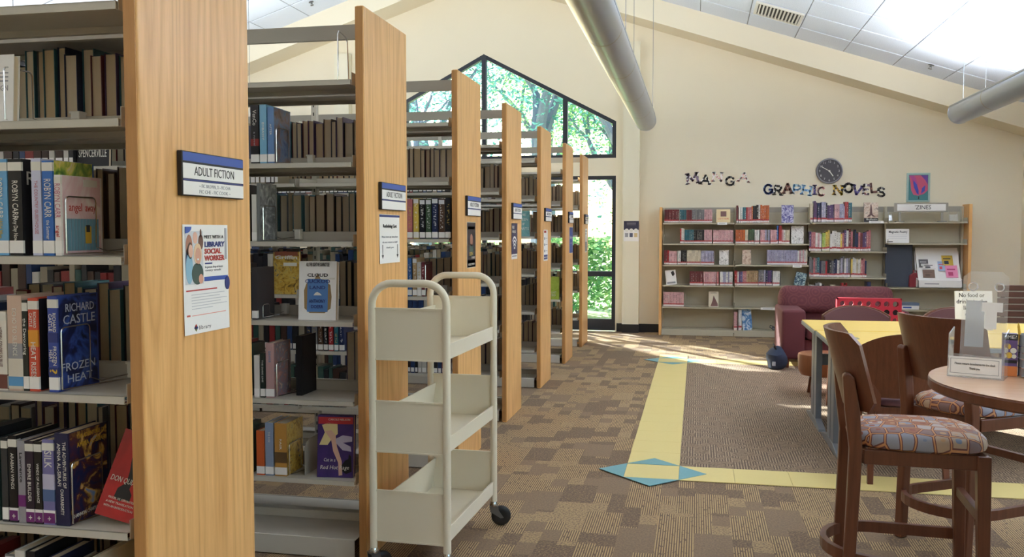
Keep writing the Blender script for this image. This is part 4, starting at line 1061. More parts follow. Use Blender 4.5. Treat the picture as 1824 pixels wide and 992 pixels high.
# ---- third to seventh stacks
DK = ['black', 'navy', 'grey', 'brown', 'teal', 'maroon', 'black']
S3_ = 'spine-out books of the third stack'
def grif(o, w, h):
    text('Griffin', .03, CREAMINK, fM(.86 * h, 0, -.0012), o, width=.86 * w, squeeze=1.0, bold=.0008)
    fq(o, w, h, -.1, .66, .42, .74, OFFWHITE, 3, 'barcode_sticker'); fq(o, w, h, -.45, .9, .45, 1.0, mat('rust_print', (150, 84, 60), .5), 1)
faceout(SY[2] + .04, 486, 531, 531, 456, 'gold map-patterned book faced out in the third stack', ARTS['goldmap'], (), grif, .06, z=Z2[3])
X3 = lambda px, y=450: nx(2, px, y)
spines(2, 2, [(X3(a), X3(b), h, c, 0) for a, b, h, c in ((726, 735, .23, 'rose'), (737, 746, .235, 'yellow'), (748, 757, .225, 'black'), (759, 768, .23, 'green'), (770, 780, .235, 'navy'), (782, 792, .23, 'brown'), (794, 803, .235, 'black'))])
spines(2, 3, [(X3(a), X3(b), h, c, 0) for a, b, h, c in ((726, 733, .22, 'blue'), (735, 742, .22, 'tan'), (743, 750, .2, 'white'), (751, 756, .2, 'maroon'))])
support(2, 3, 757, 'wire support leaning beside the white and maroon spines, third stack', .19, .02, .12)
support(2, 2, 793, 'wire support before the dark spines, third stack', .2, .02, .12)
spines(2, 4, [(X3(a), X3(b), h, c, 0) for a, b, h, c in ((545, 552, .2, 'navy'), (554, 563, .22, 'grey'), (565, 573, .2, 'brown'), (575, 582, .2, 'black'), (584, 592, .2, 'red'), (594, 601, .19, 'teal'), (603, 611, .2, 'navy'), (726, 733, .2, 'navy'), (735, 742, .21, 'grey'), (744, 750, .16, 'light blue'))])
fore_edges(2, 1, SX0 - .032, -1.98, 31, .21, .235)
fore_edges(2, 3, SX0 - .032, -1.95, 33, .2, .22)
fore_edges(2, 4, SX0 - .032, -1.75, 34, .2, .22)
filler(2, [(1, 'far', -2.0, -4.0), (2, 'far', -1.62, -4.0), (3, 'far', -2.35, -4.0), (4, 'far', -2.5, -4.0), (1, 'near', -2.45, -4.0), (2, 'near', nx(2, 540), -4.0), (3, 'near', nx(2, 482), -4.0), (4, 'near', nx(2, 540), -4.0), (5, 'near', nx(2, 614), -4.0)])
def faced(k, si, pa, pb, h, label, m, texts=()):
    Y = SY[k] + .03; xa, xb = at(pa, 400, Y)[0], at(pb, 400, Y)[0]; w = xb - xa
    o = thing('hardcover_book', label, 'book', ((xa + xb) / 2, Y, ztops(k)[si] + .001)); o.rotation_euler = (-.06, 0, 0)
    MB().box((-w / 2, 0, 0), (w / 2, .002, h)).box((-w / 2, .022, 0), (w / 2, .024, h)).box((-w / 2, 0, 0), (-w / 2 + .002, .024, h)).build('cover', m, o)
    MB().box((-w / 2 + .003, .0025, .003), (w / 2 - .003, .0215, h - .003)).build('page_block', PAGES, o)
    for s_, zz, wd in texts: text(s_, .03, CREAMINK, fM(zz * h, 0, -.0006), o, width=wd * w, squeeze=1.0)
faced(4, 2, 917, 943, .225, 'teal faced-out book with white capital lettering, fifth stack', ARTS['teal'], [('THE', .84, .5), ('QUEEN', .66, .8), ('OF', .48, .35), ('HEARTS', .30, .9)])
faced(5, 4, 972, 996, .24, 'lime green faced-out book on the sixth stack', ARTS['lime'], [('THE LAST', .3, .6), ('SEED', .18, .5)])
for k, lim in ((3, 850), (4, 920), (5, 975), (6, 1019)):
    xl = at(lim, 420, SY[k] + PD - .17)[0] - .03
    for si in (1, 2, 3, 4, 5):
        if (k, si) in ((6, 5),): continue
        fore_edges(k, si, SX0 - .032, xl if (k, si) not in ((4, 2),) else at(943, 400, SY[k])[0] - .02, 40 + 10 * k + si, .195, .232)
    filler(k, [(si, 'far', xl - .05, SX0 - NSEC[k] * SECW + .05) for si in (1, 2, 3, 4, 5)] + [(si, 'near', xl - .12, SX0 - NSEC[k] * SECW + .05) for si in (1, 2, 3, 4, 5)])

# ------------------------------------------------------------------ wall bookcase
BY, BX, BW = 12.16, -.4549, .9425
def bz(px, y): return at(px, y, BY)[1]
TOP = bz(1177, 369)
case = thing('wall_bookcase', 'long beige steel bookcase of four sections along the back wall', 'bookcase', (BX, BY, 0))
BD = .30
MB().box((-.034, 0, 0), (0, BD, TOP)).build('end_panel', OAK, case, bevel=.003); MB().box((4 * BW + .006, 0, 0), (4 * BW + .045, BD, TOP + .02)).build('end_panel', OAK, case, bevel=.003)
SECZ = [[396.5, 433.6, 471.8, 508.2, 546.8], [397, 434, 471.8, 509, 548.5], [395.5, 447.5, 494, 531, 560], [394.8, 433, 512.5, 552]]
SPX = [1240, 1370, 1505, 1645]
CZ = []
for s in range(4):
    zs = [bz(SPX[s], y) for y in SECZ[s]]; CZ.append(zs)
    x0, x1 = s * BW + .006, (s + 1) * BW - .002
    MB().box((x0, BD - .012, .02), (x1, BD - .006, TOP)).build('back_panel', STEEL_C, case)
    for z in zs:
        MB().box((x0 + .006, .004, -.003), (x1 - .004, BD - .014, 0)).box((x0 + .006, .004, -.02), (x1 - .004, .007, 0)).box((x0 + .006, BD - .022, 0), (x1 - .004, BD - .018, .03)).box((x0 + .004, .02, -.02), (x0 + .006, BD - .02, .05)).box((x1 - .004, .02, -.02), (x1 - .002, BD - .02, .05)).build('shelf', STEEL_C, case, (0, 0, z))
    MB().box((x0, 0, .005), (x1, .004, .085)).box((x0, .004, .08), (x1, BD - .02, .085)).build('base_shelf', STEEL_C, case)
    MB().box((x0 - .004, BD - .09, .09), (x0 + .02, BD - .013, TOP - .004)).build('upright', STEEL_C, case)
    MB().box((x0 + .02, BD - .016, TOP - .07), (x1, BD - .0125, TOP - .002)).build('top_band', RAIL, case)
MB().box((4 * BW - .022, BD - .09, .09), (4 * BW + .002, BD - .013, TOP - .004)).build('upright', STEEL_C, case)
WS_ = ['first', 'second', 'third', 'fourth']
def cx(px): return at(px, 450, BY + .03)[0]
SHW = ['top', 'second', 'third', 'fourth', 'fifth', 'lowest']
COUNT = [0]
def comics(sec, si, runs, hs=(.155, .165), z=None, wv=.019, d=.14, cat='comic_book', lean=0):
    """runs: (x from, x to in photograph columns, colours, height) of spine-out volumes on one shelf of the wall bookcase"""
    z = (CZ[sec][si] if z is None else z) + .001; i = 0; rnd = random.Random(sec * 17 + si)
    for run in runs:
        pa, pb, cols = run[:3]; h0 = run[3] if len(run) > 3 else None
        x, xe = cx(pa), cx(pb)
        while x + .008 < xe:
            w = rnd.uniform(wv * .85, wv * 1.15); w = min(w, xe - x)
            c = cols if isinstance(cols, str) else rnd.choice(cols)
            h = h0 if isinstance(h0, float) else rnd.uniform(*(h0 or hs))
            book(cat, '%s comic volume, %s from window end, %s shelf, %s bookcase section' % (c, nth(i), SHW[si], WS_[sec]), 'comic', 'comics on the %s shelf of bookcase section %s' % (SHW[si], WS_[sec]),
                 w, h, d, (x + w / 2, BY + .022 + rnd.uniform(0, .006), z), 0, CN[c], 'comic', lean=lean * rnd.uniform(.4, 1.2) if lean else 0)
            x += w + .0015 + (h * abs(lean) * .1 if lean else 0); i += 1
comics(0, 0, [(1183, 1210, 'maroon', .172), (1210, 1222, 'teal', .168), (1222, 1232, 'maroon', .17), (1232, 1254, 'grey', (.168, .176)), (1254, 1268, 'pink', .172)])
comics(1, 0, [(1311, 1315, 'maroon', .23), (1315, 1328, ['blue', 'grey', 'white', 'teal'], (.2, .225)), (1328, 1340, ['red', 'orange', 'rose'], (.2, .225)), (1340, 1350, 'black', (.21, .24)), (1350, 1369, ['white', 'orange', 'orange', 'red'], (.22, .245))], wv=.022)
comics(0, 1, [(1211, 1219, ['red', 'white'], (.19, .205)), (1219, 1236, 'teal', .18), (1236, 1254, 'black', .178), (1254, 1269, 'pink', .178), (1270, 1306.5, 'pink', (.175, .18))])
comics(1, 1, [(1310, 1327, 'orange', .18), (1327, 1332, 'cream', .18), (1333, 1343, 'green', (.18, .192)), (1344, 1353, 'white', .18), (1354, 1362, 'pink', .18), (1362, 1372, ['lavender', 'grey'], .18), (1372, 1383, 'pink', .18), (1383, 1387, 'blue', .235), (1387, 1392, 'red', .235), (1392, 1406, ['cream', 'pink', 'white'], .18)])
comics(0, 2, [(1183, 1192, ['maroon', 'red'], .192), (1192, 1207, 'pink', .18), (1207, 1213, 'white', .185), (1213, 1223, 'black', .19), (1224, 1248, 'cream', .192), (1249, 1272, 'lavender', .188)])
comics(1, 2, [(1367, 1421, 'lavender', .19), (1421, 1438, ['white', 'pink', 'cream'], (.185, .2))])
comics(0, 3, [(1229, 1253, 'maroon', .185), (1254, 1276, 'pink', .18), (1277, 1281, 'rose', .18), (1283, 1306, ['white', 'lavender', 'white'], .18)])
comics(1, 3, [(1309, 1314, 'red', .19), (1314, 1323, ['blue', 'purple', 'white'], .178), (1323, 1330, ['red', 'rose'], .185), (1330, 1351, 'tan', .19), (1352, 1365, ['lavender', 'grey'], .205), (1365, 1376, ['navy', 'black', 'purple'], .2), (1377, 1390, 'white', .19)])
comics(0, 4, [(1182.5, 1220, 'pink', .19)])
comics(1, 4, [(1392, 1401, 'pink', .19)])
comics(1, 5, [(1309, 1316, 'pink', .24), (1317, 1322.5, 'white', .27)], z=.086, wv=.02, d=.2)
mixc = ['purple', 'black', 'rose', 'grey', 'white', 'navy', 'maroon', 'brown']
comics(2, 0, [(1442, 1447, 'cream', .24), (1448, 1454, ['rose', 'purple'], (.25, .27)), (1455, 1461, 'navy', .245), (1462, 1472, ['lavender', 'black'], (.24, .26)), (1472, 1484, 'purple', (.2, .23)), (1485, 1494, 'pink', .23), (1494, 1503, 'lavender', (.2, .235)), (1503, 1510, 'red', .26), (1510, 1516, 'teal', .245)], wv=.024)
comics(2, 1, [(1441, 1463, ['white', 'purple', 'rose', 'pink'], (.22, .26)), (1464, 1470, 'lime', .235), (1470, 1477, ['cream', 'yellow'], (.24, .27)), (1478, 1500, ['white', 'yellow', 'brown', 'white'], (.22, .29)), (1500, 1524, mixc, (.23, .29)), (1524, 1551, ['rose', 'white', 'purple', 'navy', 'maroon'], (.23, .27))], wv=.024)
comics(2, 2, [(1442, 1460, ['grey', 'teal', 'rose'], (.22, .26)), (1460, 1498, ['white', 'navy', 'black', 'red', 'grey'], (.2, .23)), (1498, 1516, ['grey', 'lavender', 'white'], (.24, .27)), (1516, 1534, ['cream', 'white', 'yellow'], (.23, .26)), (1534, 1544, ['navy', 'rose'], (.2, .26))], wv=.023)
comics(2, 3, [(1443, 1452, 'white', .16), (1453, 1468, ['black', 'grey', 'white'], (.16, .22)), (1480, 1490, 'cream', .17), (1500, 1510, ['red', 'black'], (.17, .2))], wv=.024)
book('art_book', 'large navy book on the shelf behind the burgundy armchair back', 'book', None, .045, .21, .2, (cx(1549), BY + .02, CZ[2][3] + .001), 0, CN['navy'], 'plain')
# volumes faced out
G = 'faced-out comics of the wall bookcase'
def out(pa, pb, yb, yt, label, m, sec, si, yaw=0, extra=None, texts=(), z=None):
    zz = CZ[sec][si] if z is None else z
    return faceout(BY + .06, pa, pb, yb, yt, label, m, texts, extra, .12, yaw, .018, None, 'comic_book', 'comic', zz)
def sellers(o, w, h):
    fq(o, w, h, -.2, .45, .22, .85, mat('sepia_print', (120, 84, 80), .5), 1); text('LETTER', .03, mat('brick_red_print', (206, 96, 80), .6), fM(.28 * h, 0, -.0008), o, width=.8 * w, squeeze=1.0)
out(1276, 1301, 396, 372, 'pale yellow comic faced out with a framed portrait, top shelf', mat('pale_yellow_cover', (228, 206, 160), .5), 0, 0, 0, sellers)
out(1392, 1414, 396, 364, 'navy and white swirling comic cover faced out, top shelf second section', ARTS['violetblue'], 1, 0)
out(1409, 1432, 433, 401, 'pink and grey comic cover faced out beside the leaning tall blue and red spines', ARTS['mono'], 1, 1)
out(1281, 1298, 471, 445, 'black and white comic cover faced out in the first section, third shelf', ARTS['mono'], 0, 2)
out(1322, 1338, 471, 445, 'cream comic with two standing figures faced out, third shelf second section', ARTS['sepia'], 1, 2)
def snow(o, w, h):
    fpoly(o, w, h, [(.05, .85), (.3, .95), (.4, .7), (.2, .55), (.1, .7)], INK); fq(o, w, h, -.4, .08, .4, .2, GREYINK)
out(1187, 1206, 508, 482, 'white comic with a small dark figure tilted on the fourth shelf by the oak end', WHITE, 0, 3, 0, snow).rotation_euler = (-.1, -.12, 0)
out(1413, 1433, 508, 484, 'dark teal comic faced out and leaning sideways beside the second section upright', ARTS['darkteal'], 1, 3).rotation_euler = (-.1, .22, 0)
def cream(o, w, h):
    fpoly(o, w, h, [(-.3, .05), (-.1, .4), (.0, .75), (.2, .5), (.42, .2), (.42, .05)], mat('sepia_print', (120, 84, 80), .5)); text('COMIC', .02, INK, fM(.9 * h, 0, -.0008), o, width=.6 * w, squeeze=1.0)
out(1262, 1280, 546, 519, 'cream comic faced out alone on the fifth shelf, first section', mat('cream_cover', (216, 206, 186), .5), 0, 4, 0, cream)
def tower(o, w, h):
    fpoly(o, w, h, [(-.3, .28), (-.1, .4), (-.03, .9), (.03, .9), (.1, .4), (.3, .28), (.12, .28), (0, .36), (-.12, .28)], mat('iron_print', (96, 66, 64), .5)); fq(o, w, h, -.5, .0, .5, .2, INK, 2); text('Bulletin', .03, CREAMINK, fM(.13 * h, .05 * w, -.001), o, width=.75 * w, squeeze=1.0)
out(1539, 1565, 396, 361, 'rose grey comic with an iron tower on its cover, faced out on the top shelf', ARTS['sepia'], 2, 0, 0, tower)
o = faceout(BY + .05, 1323, 1341, 586, 548, 'tall blue and green picture book leaning on the lowest shelf', ARTS['sea'], (), None, .06, .15, .014, None, 'picture_book', 'book', .086); o.rotation_euler = (-.06, -.07, .15)
# shelf tag holders
def tagholder(pa, pb, y, label):
    x0, z = at(pa, y, BY); x1, _ = at(pb, y, BY)
    s = thing('shelf_tag', label, 'tag', ((x0 + x1) / 2, BY - .002, z)); w = (x1 - x0) / 2
    MB().box((-w, -.001, -.016), (w, .001, .016)).build('card', WHITE, s); MB().box((-w, -.0015, -.018), (w, .004, -.016)).build('holder', OFFWHITE, s)
    for i in range(2): MB().box((-w * .7, -.0016, -.004 + .008 * i), (w * .6, -.0008, -.001 + .008 * i)).build('print', GREYINK, s)
tagholder(1412, 1428, 474, 'small white tag on the third shelf edge of the second section'); tagholder(1355, 1382, 549.5, 'white shelf tag below the empty fifth shelf of the second section'); tagholder(1548, 1574, 395.5, 'white shelf tag under the iron tower comic'); tagholder(1278, 1295, 398, 'small white shelf tag under the pale yellow faced-out comic')
# bookends standing on the wall bookcase
for px, sec, si, lb in ((1273.5, 0, 2, 'after the lavender volumes on the third shelf'), (1391, 1, 3, 'closing the white volumes on the fourth shelf'), (1221.5, 0, 4, 'closing the pink volumes on the fifth shelf')):
    b = thing('bookend', 'thin steel bookend ' + lb, 'bookend', (cx(px), BY + .03, CZ[sec][si] + .001))
    MB().prism([(0, 0), (.12, 0), (.12, .12), (.10, .16), (.02, .17), (0, .15)], 0, .002, 'YZ').box((0, 0, 0), (.05, .1, .0015)).build('plate', RAIL, b)
o = thing('desk_gadget', 'small dark grey gadget lying on the lowest shelf behind the armchair', 'gadget', (cx(1388), BY + .12, .086))
MB().box((-.07, -.06, 0), (.07, .06, .045)).build('body', mat('gadget_grey', (96, 98, 104), .5), o, bevel=.015); MB().lathe([(0, .045), (.03, .045), (.03, .06), (0, .06)], 14).build('dial', BLACK, o); MB().tube([(-.07, 0, .02), (-.1, -.02, .04), (-.09, .03, .06), (-.05, .02, .05)], .005, 6).build('cord', BLACK, o)
# ---- fourth section: signs, zines, tray
z0 = CZ[3][0] + .001
xa, za = at(1593, 378, BY + .05); xb, zb = at(1690, 361, BY + .05)
s = thing('shelf_sign', "grey framed 'ZINES sign on two posts atop the fourth bookcase section".replace("'", ''), 'sign', ((xa + xb) / 2, BY + .06, z0)); hw = (xb - xa) / 2
MB().box((-hw, 0, za - z0), (hw, .016, zb - z0)).build('frame', RAIL, s, bevel=.003); MB().box((-hw + .035, -.0012, za - z0 + .018), (hw - .03, .001, zb - z0 - .016)).build('card', WHITE, s)
text("'ZINES", .075, INK, fM((za + zb) / 2 - z0, .02, -.002), s, width=.19, squeeze=1.0)
for sx in (-.25, .25):
    MB().box((sx - .014, .004, .008), (sx + .014, .014, za - z0)).build('post', RAIL, s); MB().box((sx - .05, -.03, 0), (sx + .05, .05, .008)).build('foot', DARKMETAL, s)
def easel(px, label, w=.05):
    e = thing('acrylic_easel', label, 'easel', (cx(px), BY + .08, z0)); 
    MB().prism([(0, 0), (.10, 0), (.10, .006), (.02, .012), (.06, .12), (.052, .124), (0, .02)], -w, -w + .005, 'YZ').build('side', ACRYLIC, e); MB().prism([(0, 0), (.10, 0), (.10, .006), (.02, .012), (.06, .12), (.052, .124), (0, .02)], w - .005, w, 'YZ').build('side', ACRYLIC, e)
    MB().box((-w, .02, .02), (w, .024, .10), Matrix.Rotation(-.3, 4, 'X')).build('back', ACRYLIC, e)
easel(1587, 'clear acrylic easel standing empty before the ZINES sign', .02); easel(1700, 'clear acrylic easel beyond the ZINES sign', .05)
def poetry(o, w, h):
    text('Magnetic Poetry', .04, INK, fM(.78 * h, .02 * w, -.0008), o, width=.8 * w, squeeze=1.0, bold=.0006); fq(o, w, h, -.45, .06, -.2, .12, INK)
    for i in range(3): fq(o, w, h, -.4, .56 - .12 * i, .4, .58 - .12 * i, mat('pale_grey_ink', (190, 190, 196), .6))
faceout(BY + .04, 1578, 1620, 432, 407, 'white Magnetic Poetry card on the second shelf of the fourth section', WHITE, (), poetry, .1, 0, .004, None, 'sign_card', 'sign', CZ[3][1])
MB_ = MB().box((0, 0, 0), (.33, .02, .55)); xa = at(1578, 450, BY + .1)[0]
b = MB_.build('magnet_board', mat('slate_navy_board', (52, 60, 76), .5), None, (xa, BY + .12, CZ[3][2] + .001), (-.05, 0, 0), bevel=.004); tag(b, 'large slate navy board standing on the third shelf of the fourth section', 'board')
r = thing('red_box', 'small dark red bag with a loop handle beside the slate board', 'bag', (at(1630, 500, BY + .08)[0], BY + .10, CZ[3][2] + .001))
MB().prism([(-.07, 0), (.07, 0), (.065, .15), (.02, .185), (-.02, .185), (-.065, .15)], -.03, .03, 'XZ').build('body', mat('dark_red_vinyl', (130, 36, 48), .45), r, bevel=.008); MB().tube([(-.02, 0, .18), (-.018, 0, .21), (.018, 0, .21), (.02, 0, .18)], .006, 6).build('handle', mat('dark_red_vinyl', (130, 36, 48), .45), r)
xa = at(1634, 500, BY)[0]; xb = at(1714, 500, BY)[0]; w = (xb - xa) / 2
tr = thing('zine_tray', 'white slanted display tray holding small zines on the third shelf', 'tray', ((xa + xb) / 2, BY - .03, CZ[3][2] + .001))
MB().prism([(0, 0), (.26, 0), (.26, .46), (.25, .46), (.10, .12), (0, .10)], -w, -w + .012, 'YZ').prism([(0, 0), (.26, 0), (.26, .46), (.25, .46), (.10, .12), (0, .10)], w - .012, w, 'YZ').box((-w, 0, 0), (w, .008, .095)).box((-w, 0, 0), (w, .26, .006)).prism([(.03, .085), (.25, .50), (.258, .50), (.038, .08)], -w + .012, w - .012, 'YZ').build('tray_body', WHITE, tr)
MB().box((-w * .7, -.001, .045), (-w * .05, 0, .057)).build('print', GREYINK, tr)
sl_ = math.atan2(.415, .22)
def zine(px, py, zw, zh, label, c, extra=None):
    fx, fz = at(px, py, BY + .1)
    # sits on the sloping face
    zz = fz - CZ[3][2]; yy = BY - .03 + .03 + (zz - .085) / .415 * .22 - .010
    o = thing('zine', label, 'zine', (fx, yy, fz)); o.rotation_euler = (sl_ - PI / 2, 0, 0)
    MB().box((-zw / 2, -.004, 0), (zw / 2, 0, zh)).build('cover', mat('zine_%d_%d_%d' % c, c, .5), o)
    if extra: extra(o, zw, zh)
def zpr(cc):
    def f(o, w, h):
        MB().box((-w * .38, -.0048, h * .62), (w * .3, -.004, h * .72)).build('print', mat('zp_%d_%d_%d' % cc, cc, .5), o); MB().box((-w * .3, -.0048, h * .15), (w * .1, -.004, h * .45)).build('print', mat('zp_%d_%d_%d' % cc, cc, .5), o)
    return f
zine(1693, 494, .14, .17, 'bright pink zine lowest in the white tray', (230, 140, 180), zpr((180, 60, 110))); zine(1652, 494, .14, .11, 'brown card zine in the white tray', (120, 92, 78), zpr((90, 66, 56)))
zine(1645, 476, .11, .11, 'dark grey zine high in the white tray', (84, 84, 90), zpr((200, 200, 200))); zine(1654, 478.5, .15, .07, 'white zine with black print above the brown one', (232, 228, 226), zpr((40, 40, 44)))
zine(1688, 473, .13, .14, 'yellow and black zine topmost in the white tray', (200, 168, 60), zpr((40, 44, 60))); zine(1676, 482, .08, .13, 'pale blue and red zine in the middle of the tray', (160, 180, 214), zpr((210, 80, 90)))
x = at(1618, 548, BY + .1)[0]
k = thing('boxed_game', 'blue and white flat box on the low shelf beyond the red game board', 'box', (x, BY + .10, CZ[3][3] + .001))
MB().box((-.11, -.08, 0), (.11, .08, .07)).build('body', WHITE, k, bevel=.003); MB().box((-.112, -.082, .05), (.112, .082, .085)).build('lid', mat('box_blue_grey', (110, 124, 150), .5), k); MB().box((-.08, -.0815, .015), (.02, -.080, .035)).build('print', BLUE, k)

# ------------------------------------------------------------------ on the back wall: letters, clock, picture, notice
LET = {
 'M': [[(0, 0), (.06, 1)], [(.06, 1), (.5, .25)], [(.5, .25), (.94, 1)], [(.94, 1), (1, 0)]], 'A': [[(0, 0), (.5, 1)], [(.5, 1), (1, 0)], [(.22, .36), (.78, .36)]],
 'N': [[(.05, 0), (.05, 1)], [(.05, 1), (.95, 0)], [(.95, 0), (.95, 1)]], 'R': [[(.05, 0), (.05, 1)], [(.05, 1), (.6, 1), (.88, .88), (.88, .64), (.6, .5), (.05, .5)], [(.5, .5), (.98, 0)]],
 'P': [[(.05, 0), (.05, 1)], [(.05, 1), (.62, 1), (.92, .88), (.92, .6), (.62, .46), (.05, .46)]], 'H': [[(.05, 0), (.05, 1)], [(.95, 0), (.95, 1)], [(.05, .5), (.95, .5)]], 'I': [[(.5, 0), (.5, 1)]],
 'V': [[(0, 1), (.5, 0)], [(.5, 0), (1, 1)]], 'E': [[(.08, 0), (.08, 1)], [(.08, 1), (.9, 1)], [(.08, .5), (.72, .5)], [(.08, 0), (.9, 0)]], 'L': [[(.08, 1), (.08, 0)], [(.08, 0), (.9, 0)]],
 'O': [[(.5 + .46 * math.cos(a), .5 + .5 * math.sin(a)) for a in [2 * PI * i / 18 for i in range(19)]]],
 'C': [[(.5 + .46 * math.cos(a), .5 + .5 * math.sin(a)) for a in [.7 + (2 * PI - 1.4) * i / 14 for i in range(15)]]],
 'G': [[(.5 + .46 * math.cos(a), .5 + .5 * math.sin(a)) for a in [.7 + (2 * PI - 1.1) * i / 14 for i in range(15)]], [(.96, .1), (.96, .46)], [(.6, .46), (1.0, .46)]],
 'S': [[(.9, .82), (.7, .97), (.4, 1.0), (.12, .86), (.12, .66), (.4, .54), (.7, .46), (.92, .32), (.9, .12), (.65, 0), (.35, 0), (.08, .16)]]}
SERIF = {'M': [(0, 0), (1, 0), (.03, 1), (.97, 1)], 'A': [(0, 0), (1, 0)], 'N': [(.05, 0), (.05, 1), (.95, 1)], 'R': [(.05, 0), (1, 0)], 'P': [(.05, 0)], 'H': [(.05, 0), (.95, 0), (.05, 1), (.95, 1)], 'I': [(.5, 0), (.5, 1)], 'V': [(0, 1), (1, 1)]}
def collage(i, pal):
    t = NT('comic_collage_%d' % i); v = t.coord('Object', (1, 1, 1)); o = t.n('TexVoronoi'); t.l(v, o.inputs['Vector']); o.inputs['Scale'].default_value = 48
    sp_ = t.n('SeparateColor'); t.l(o.outputs['Color'], sp_.inputs[0])
    t.l(t.ramp(sp_.outputs[0], [(j / len(pal), lin(c)) for j, c in enumerate(pal)], 'CONSTANT'), t.b.inputs['Base Color']); t.b.inputs['Roughness'].default_value = .5
    return t.m
PALS = [collage(0, [(70, 60, 72), (130, 112, 136), (240, 238, 238), (96, 80, 100), (150, 104, 108)]), collage(1, [(30, 28, 32), (240, 238, 234), (60, 54, 52), (28, 28, 30), (110, 96, 84)]), collage(2, [(246, 242, 240), (240, 232, 228), (214, 150, 146), (248, 246, 244)]), collage(3, [(60, 90, 160), (36, 42, 86), (130, 166, 214), (50, 70, 130)]), collage(4, [(104, 66, 58), (84, 56, 52), (150, 100, 84), (120, 80, 72)]), collage(5, [(120, 172, 212), (170, 204, 228), (90, 140, 196), (220, 232, 240)]), collage(6, [(224, 188, 60), (50, 42, 42), (206, 160, 50), (110, 80, 50)]), collage(7, [(226, 160, 164), (244, 226, 226), (206, 130, 128)]), collage(8, [(70, 58, 120), (44, 38, 70), (120, 110, 170), (90, 76, 140)])]
def wall_letter(ch, px, py, hpx, wpx, tilt, pal, word, i):
    x, z = at(px, py, WY - .006); h = hpx * 12.4 / F_PX; w = wpx * 12.4 / F_PX
    o = MB(); st = h * .25
    for ln in LET[ch]:
        pts = [((a - .5) * w, (b - .5) * h) for a, b in ln]
        for (a, b), (c, d) in zip(pts, pts[1:]):
            dx, dz = c - a, d - b; L = math.hypot(dx, dz) or 1; ux, uz = dx / L, dz / L; e = st * .25
            o.prism([(a - ux * e - uz * st / 2, b - uz * e + ux * st / 2), (a - ux * e + uz * st / 2, b - uz * e - ux * st / 2), (c + ux * e + uz * st / 2, d + uz * e - ux * st / 2), (c + ux * e - uz * st / 2, d + uz * e + ux * st / 2)], -.003, .0015, 'XZ')
    for a, b in SERIF.get(ch, []):
        cx_, cz_ = (a - .5) * w, (b - .5) * h; o.box((cx_ - st * .95, -.003, cz_ - st * .3), (cx_ + st * .95, .0015, cz_ + st * .3))
    b = o.build('wall_letter', PALS[pal], None, (x, WY - .003, z), (0, tilt, 0))
    return tag(b, label_letter(ch, word, i), 'letter', 'cut-out letters on the back wall')
def label_letter(ch, word, i): return 'cut-out collage letter %s, %s of the word %s on the back wall' % (ch, nth(i), word)
for i, (c, x, y, h, w, tl, p_) in enumerate((('M', 1233.5, 317.5, 17, 18, -.12, 0), ('A', 1256.5, 320, 15, 16, .05, 1), ('N', 1278, 315, 15, 15, .05, 2), ('G', 1300.5, 322.5, 14, 15, .1, 1), ('A', 1325, 315.5, 15, 17, .12, 2))): wall_letter(c, x, y, h, w, tl, p_, 'MANGA', i)
for i, (c, x, y, h, w, tl, p_) in enumerate((('G', 1368.5, 337, 15, 14, 0, 3), ('R', 1386, 339, 15, 12, .1, 1), ('A', 1403, 335.5, 16, 14, 0, 4), ('P', 1419.5, 337.5, 14, 12, .1, 5), ('H', 1437, 339, 15, 14, .2, 5), ('I', 1451, 338, 15, 4, 0, 8), ('C', 1463, 341, 14, 12, 0, 7))): wall_letter(c, x, y, h, w, tl, p_, 'GRAPHIC', i)
for i, (c, x, y, h, w, tl, p_) in enumerate((('N', 1493, 338.5, 15, 14, .05, 6), ('O', 1511.5, 334.5, 15, 14, 0, 1), ('V', 1527, 338.5, 15, 14, .2, 8), ('E', 1543.5, 337.5, 15, 11, .12, 0), ('L', 1556.5, 334, 15, 10, -.1, 4), ('S', 1569.5, 342, 14, 12, 0, 1))): wall_letter(c, x, y, h, w, tl, p_, 'NOVELS', i)
# clock
x, z = at(1477.5, 304.5, WY - .03); R = 21.5 * 12.55 / F_PX
ck = thing('wall_clock', 'round charcoal wall clock above the words GRAPHIC NOVELS', 'clock', (x, WY, z))
Mc = basis((1, 0, 0), (0, 0, 1), (0, 0, 0))
MB().lathe([(R * .88, .002), (R, .002), (R, .03), (R * .97, .04), (R * .90, .04), (R * .88, .03), (R * .88, .002)], 40, Mc).build('rim', mat('pewter_rim', (120, 118, 124), .35, .4), ck, smooth=True)
MB().lathe([(0, .004), (R * .885, .004), (R * .885, .022), (0, .022)], 40, Mc).build('dial', mat('charcoal_dial', (74, 72, 78), .6), ck)
for i in range(12):
    a = PI / 2 - 2 * PI * i / 12; rr = R * .72
    text(str(i or 12), R * .24, mat('dial_numeral', (200, 198, 200), .5), basis((1, 0, 0), (0, 0, 1), (rr * math.cos(a), -.0228, rr * math.sin(a))), ck, name='numeral')
def hand(a, L, w_):
    b = MB(); b.box((-w_, 0, -.012), (w_, .002, L)); b.build('hand', CREAMINK, ck, (0, -.027, 0), (0, a, 0))
hand(math.radians(145), R * .5, .006); hand(math.radians(-60), R * .72, .004)
MB().lathe([(0, .022), (.012, .022), (.012, .03), (0, .03)], 12, Mc).build('hub', CREAMINK, ck)
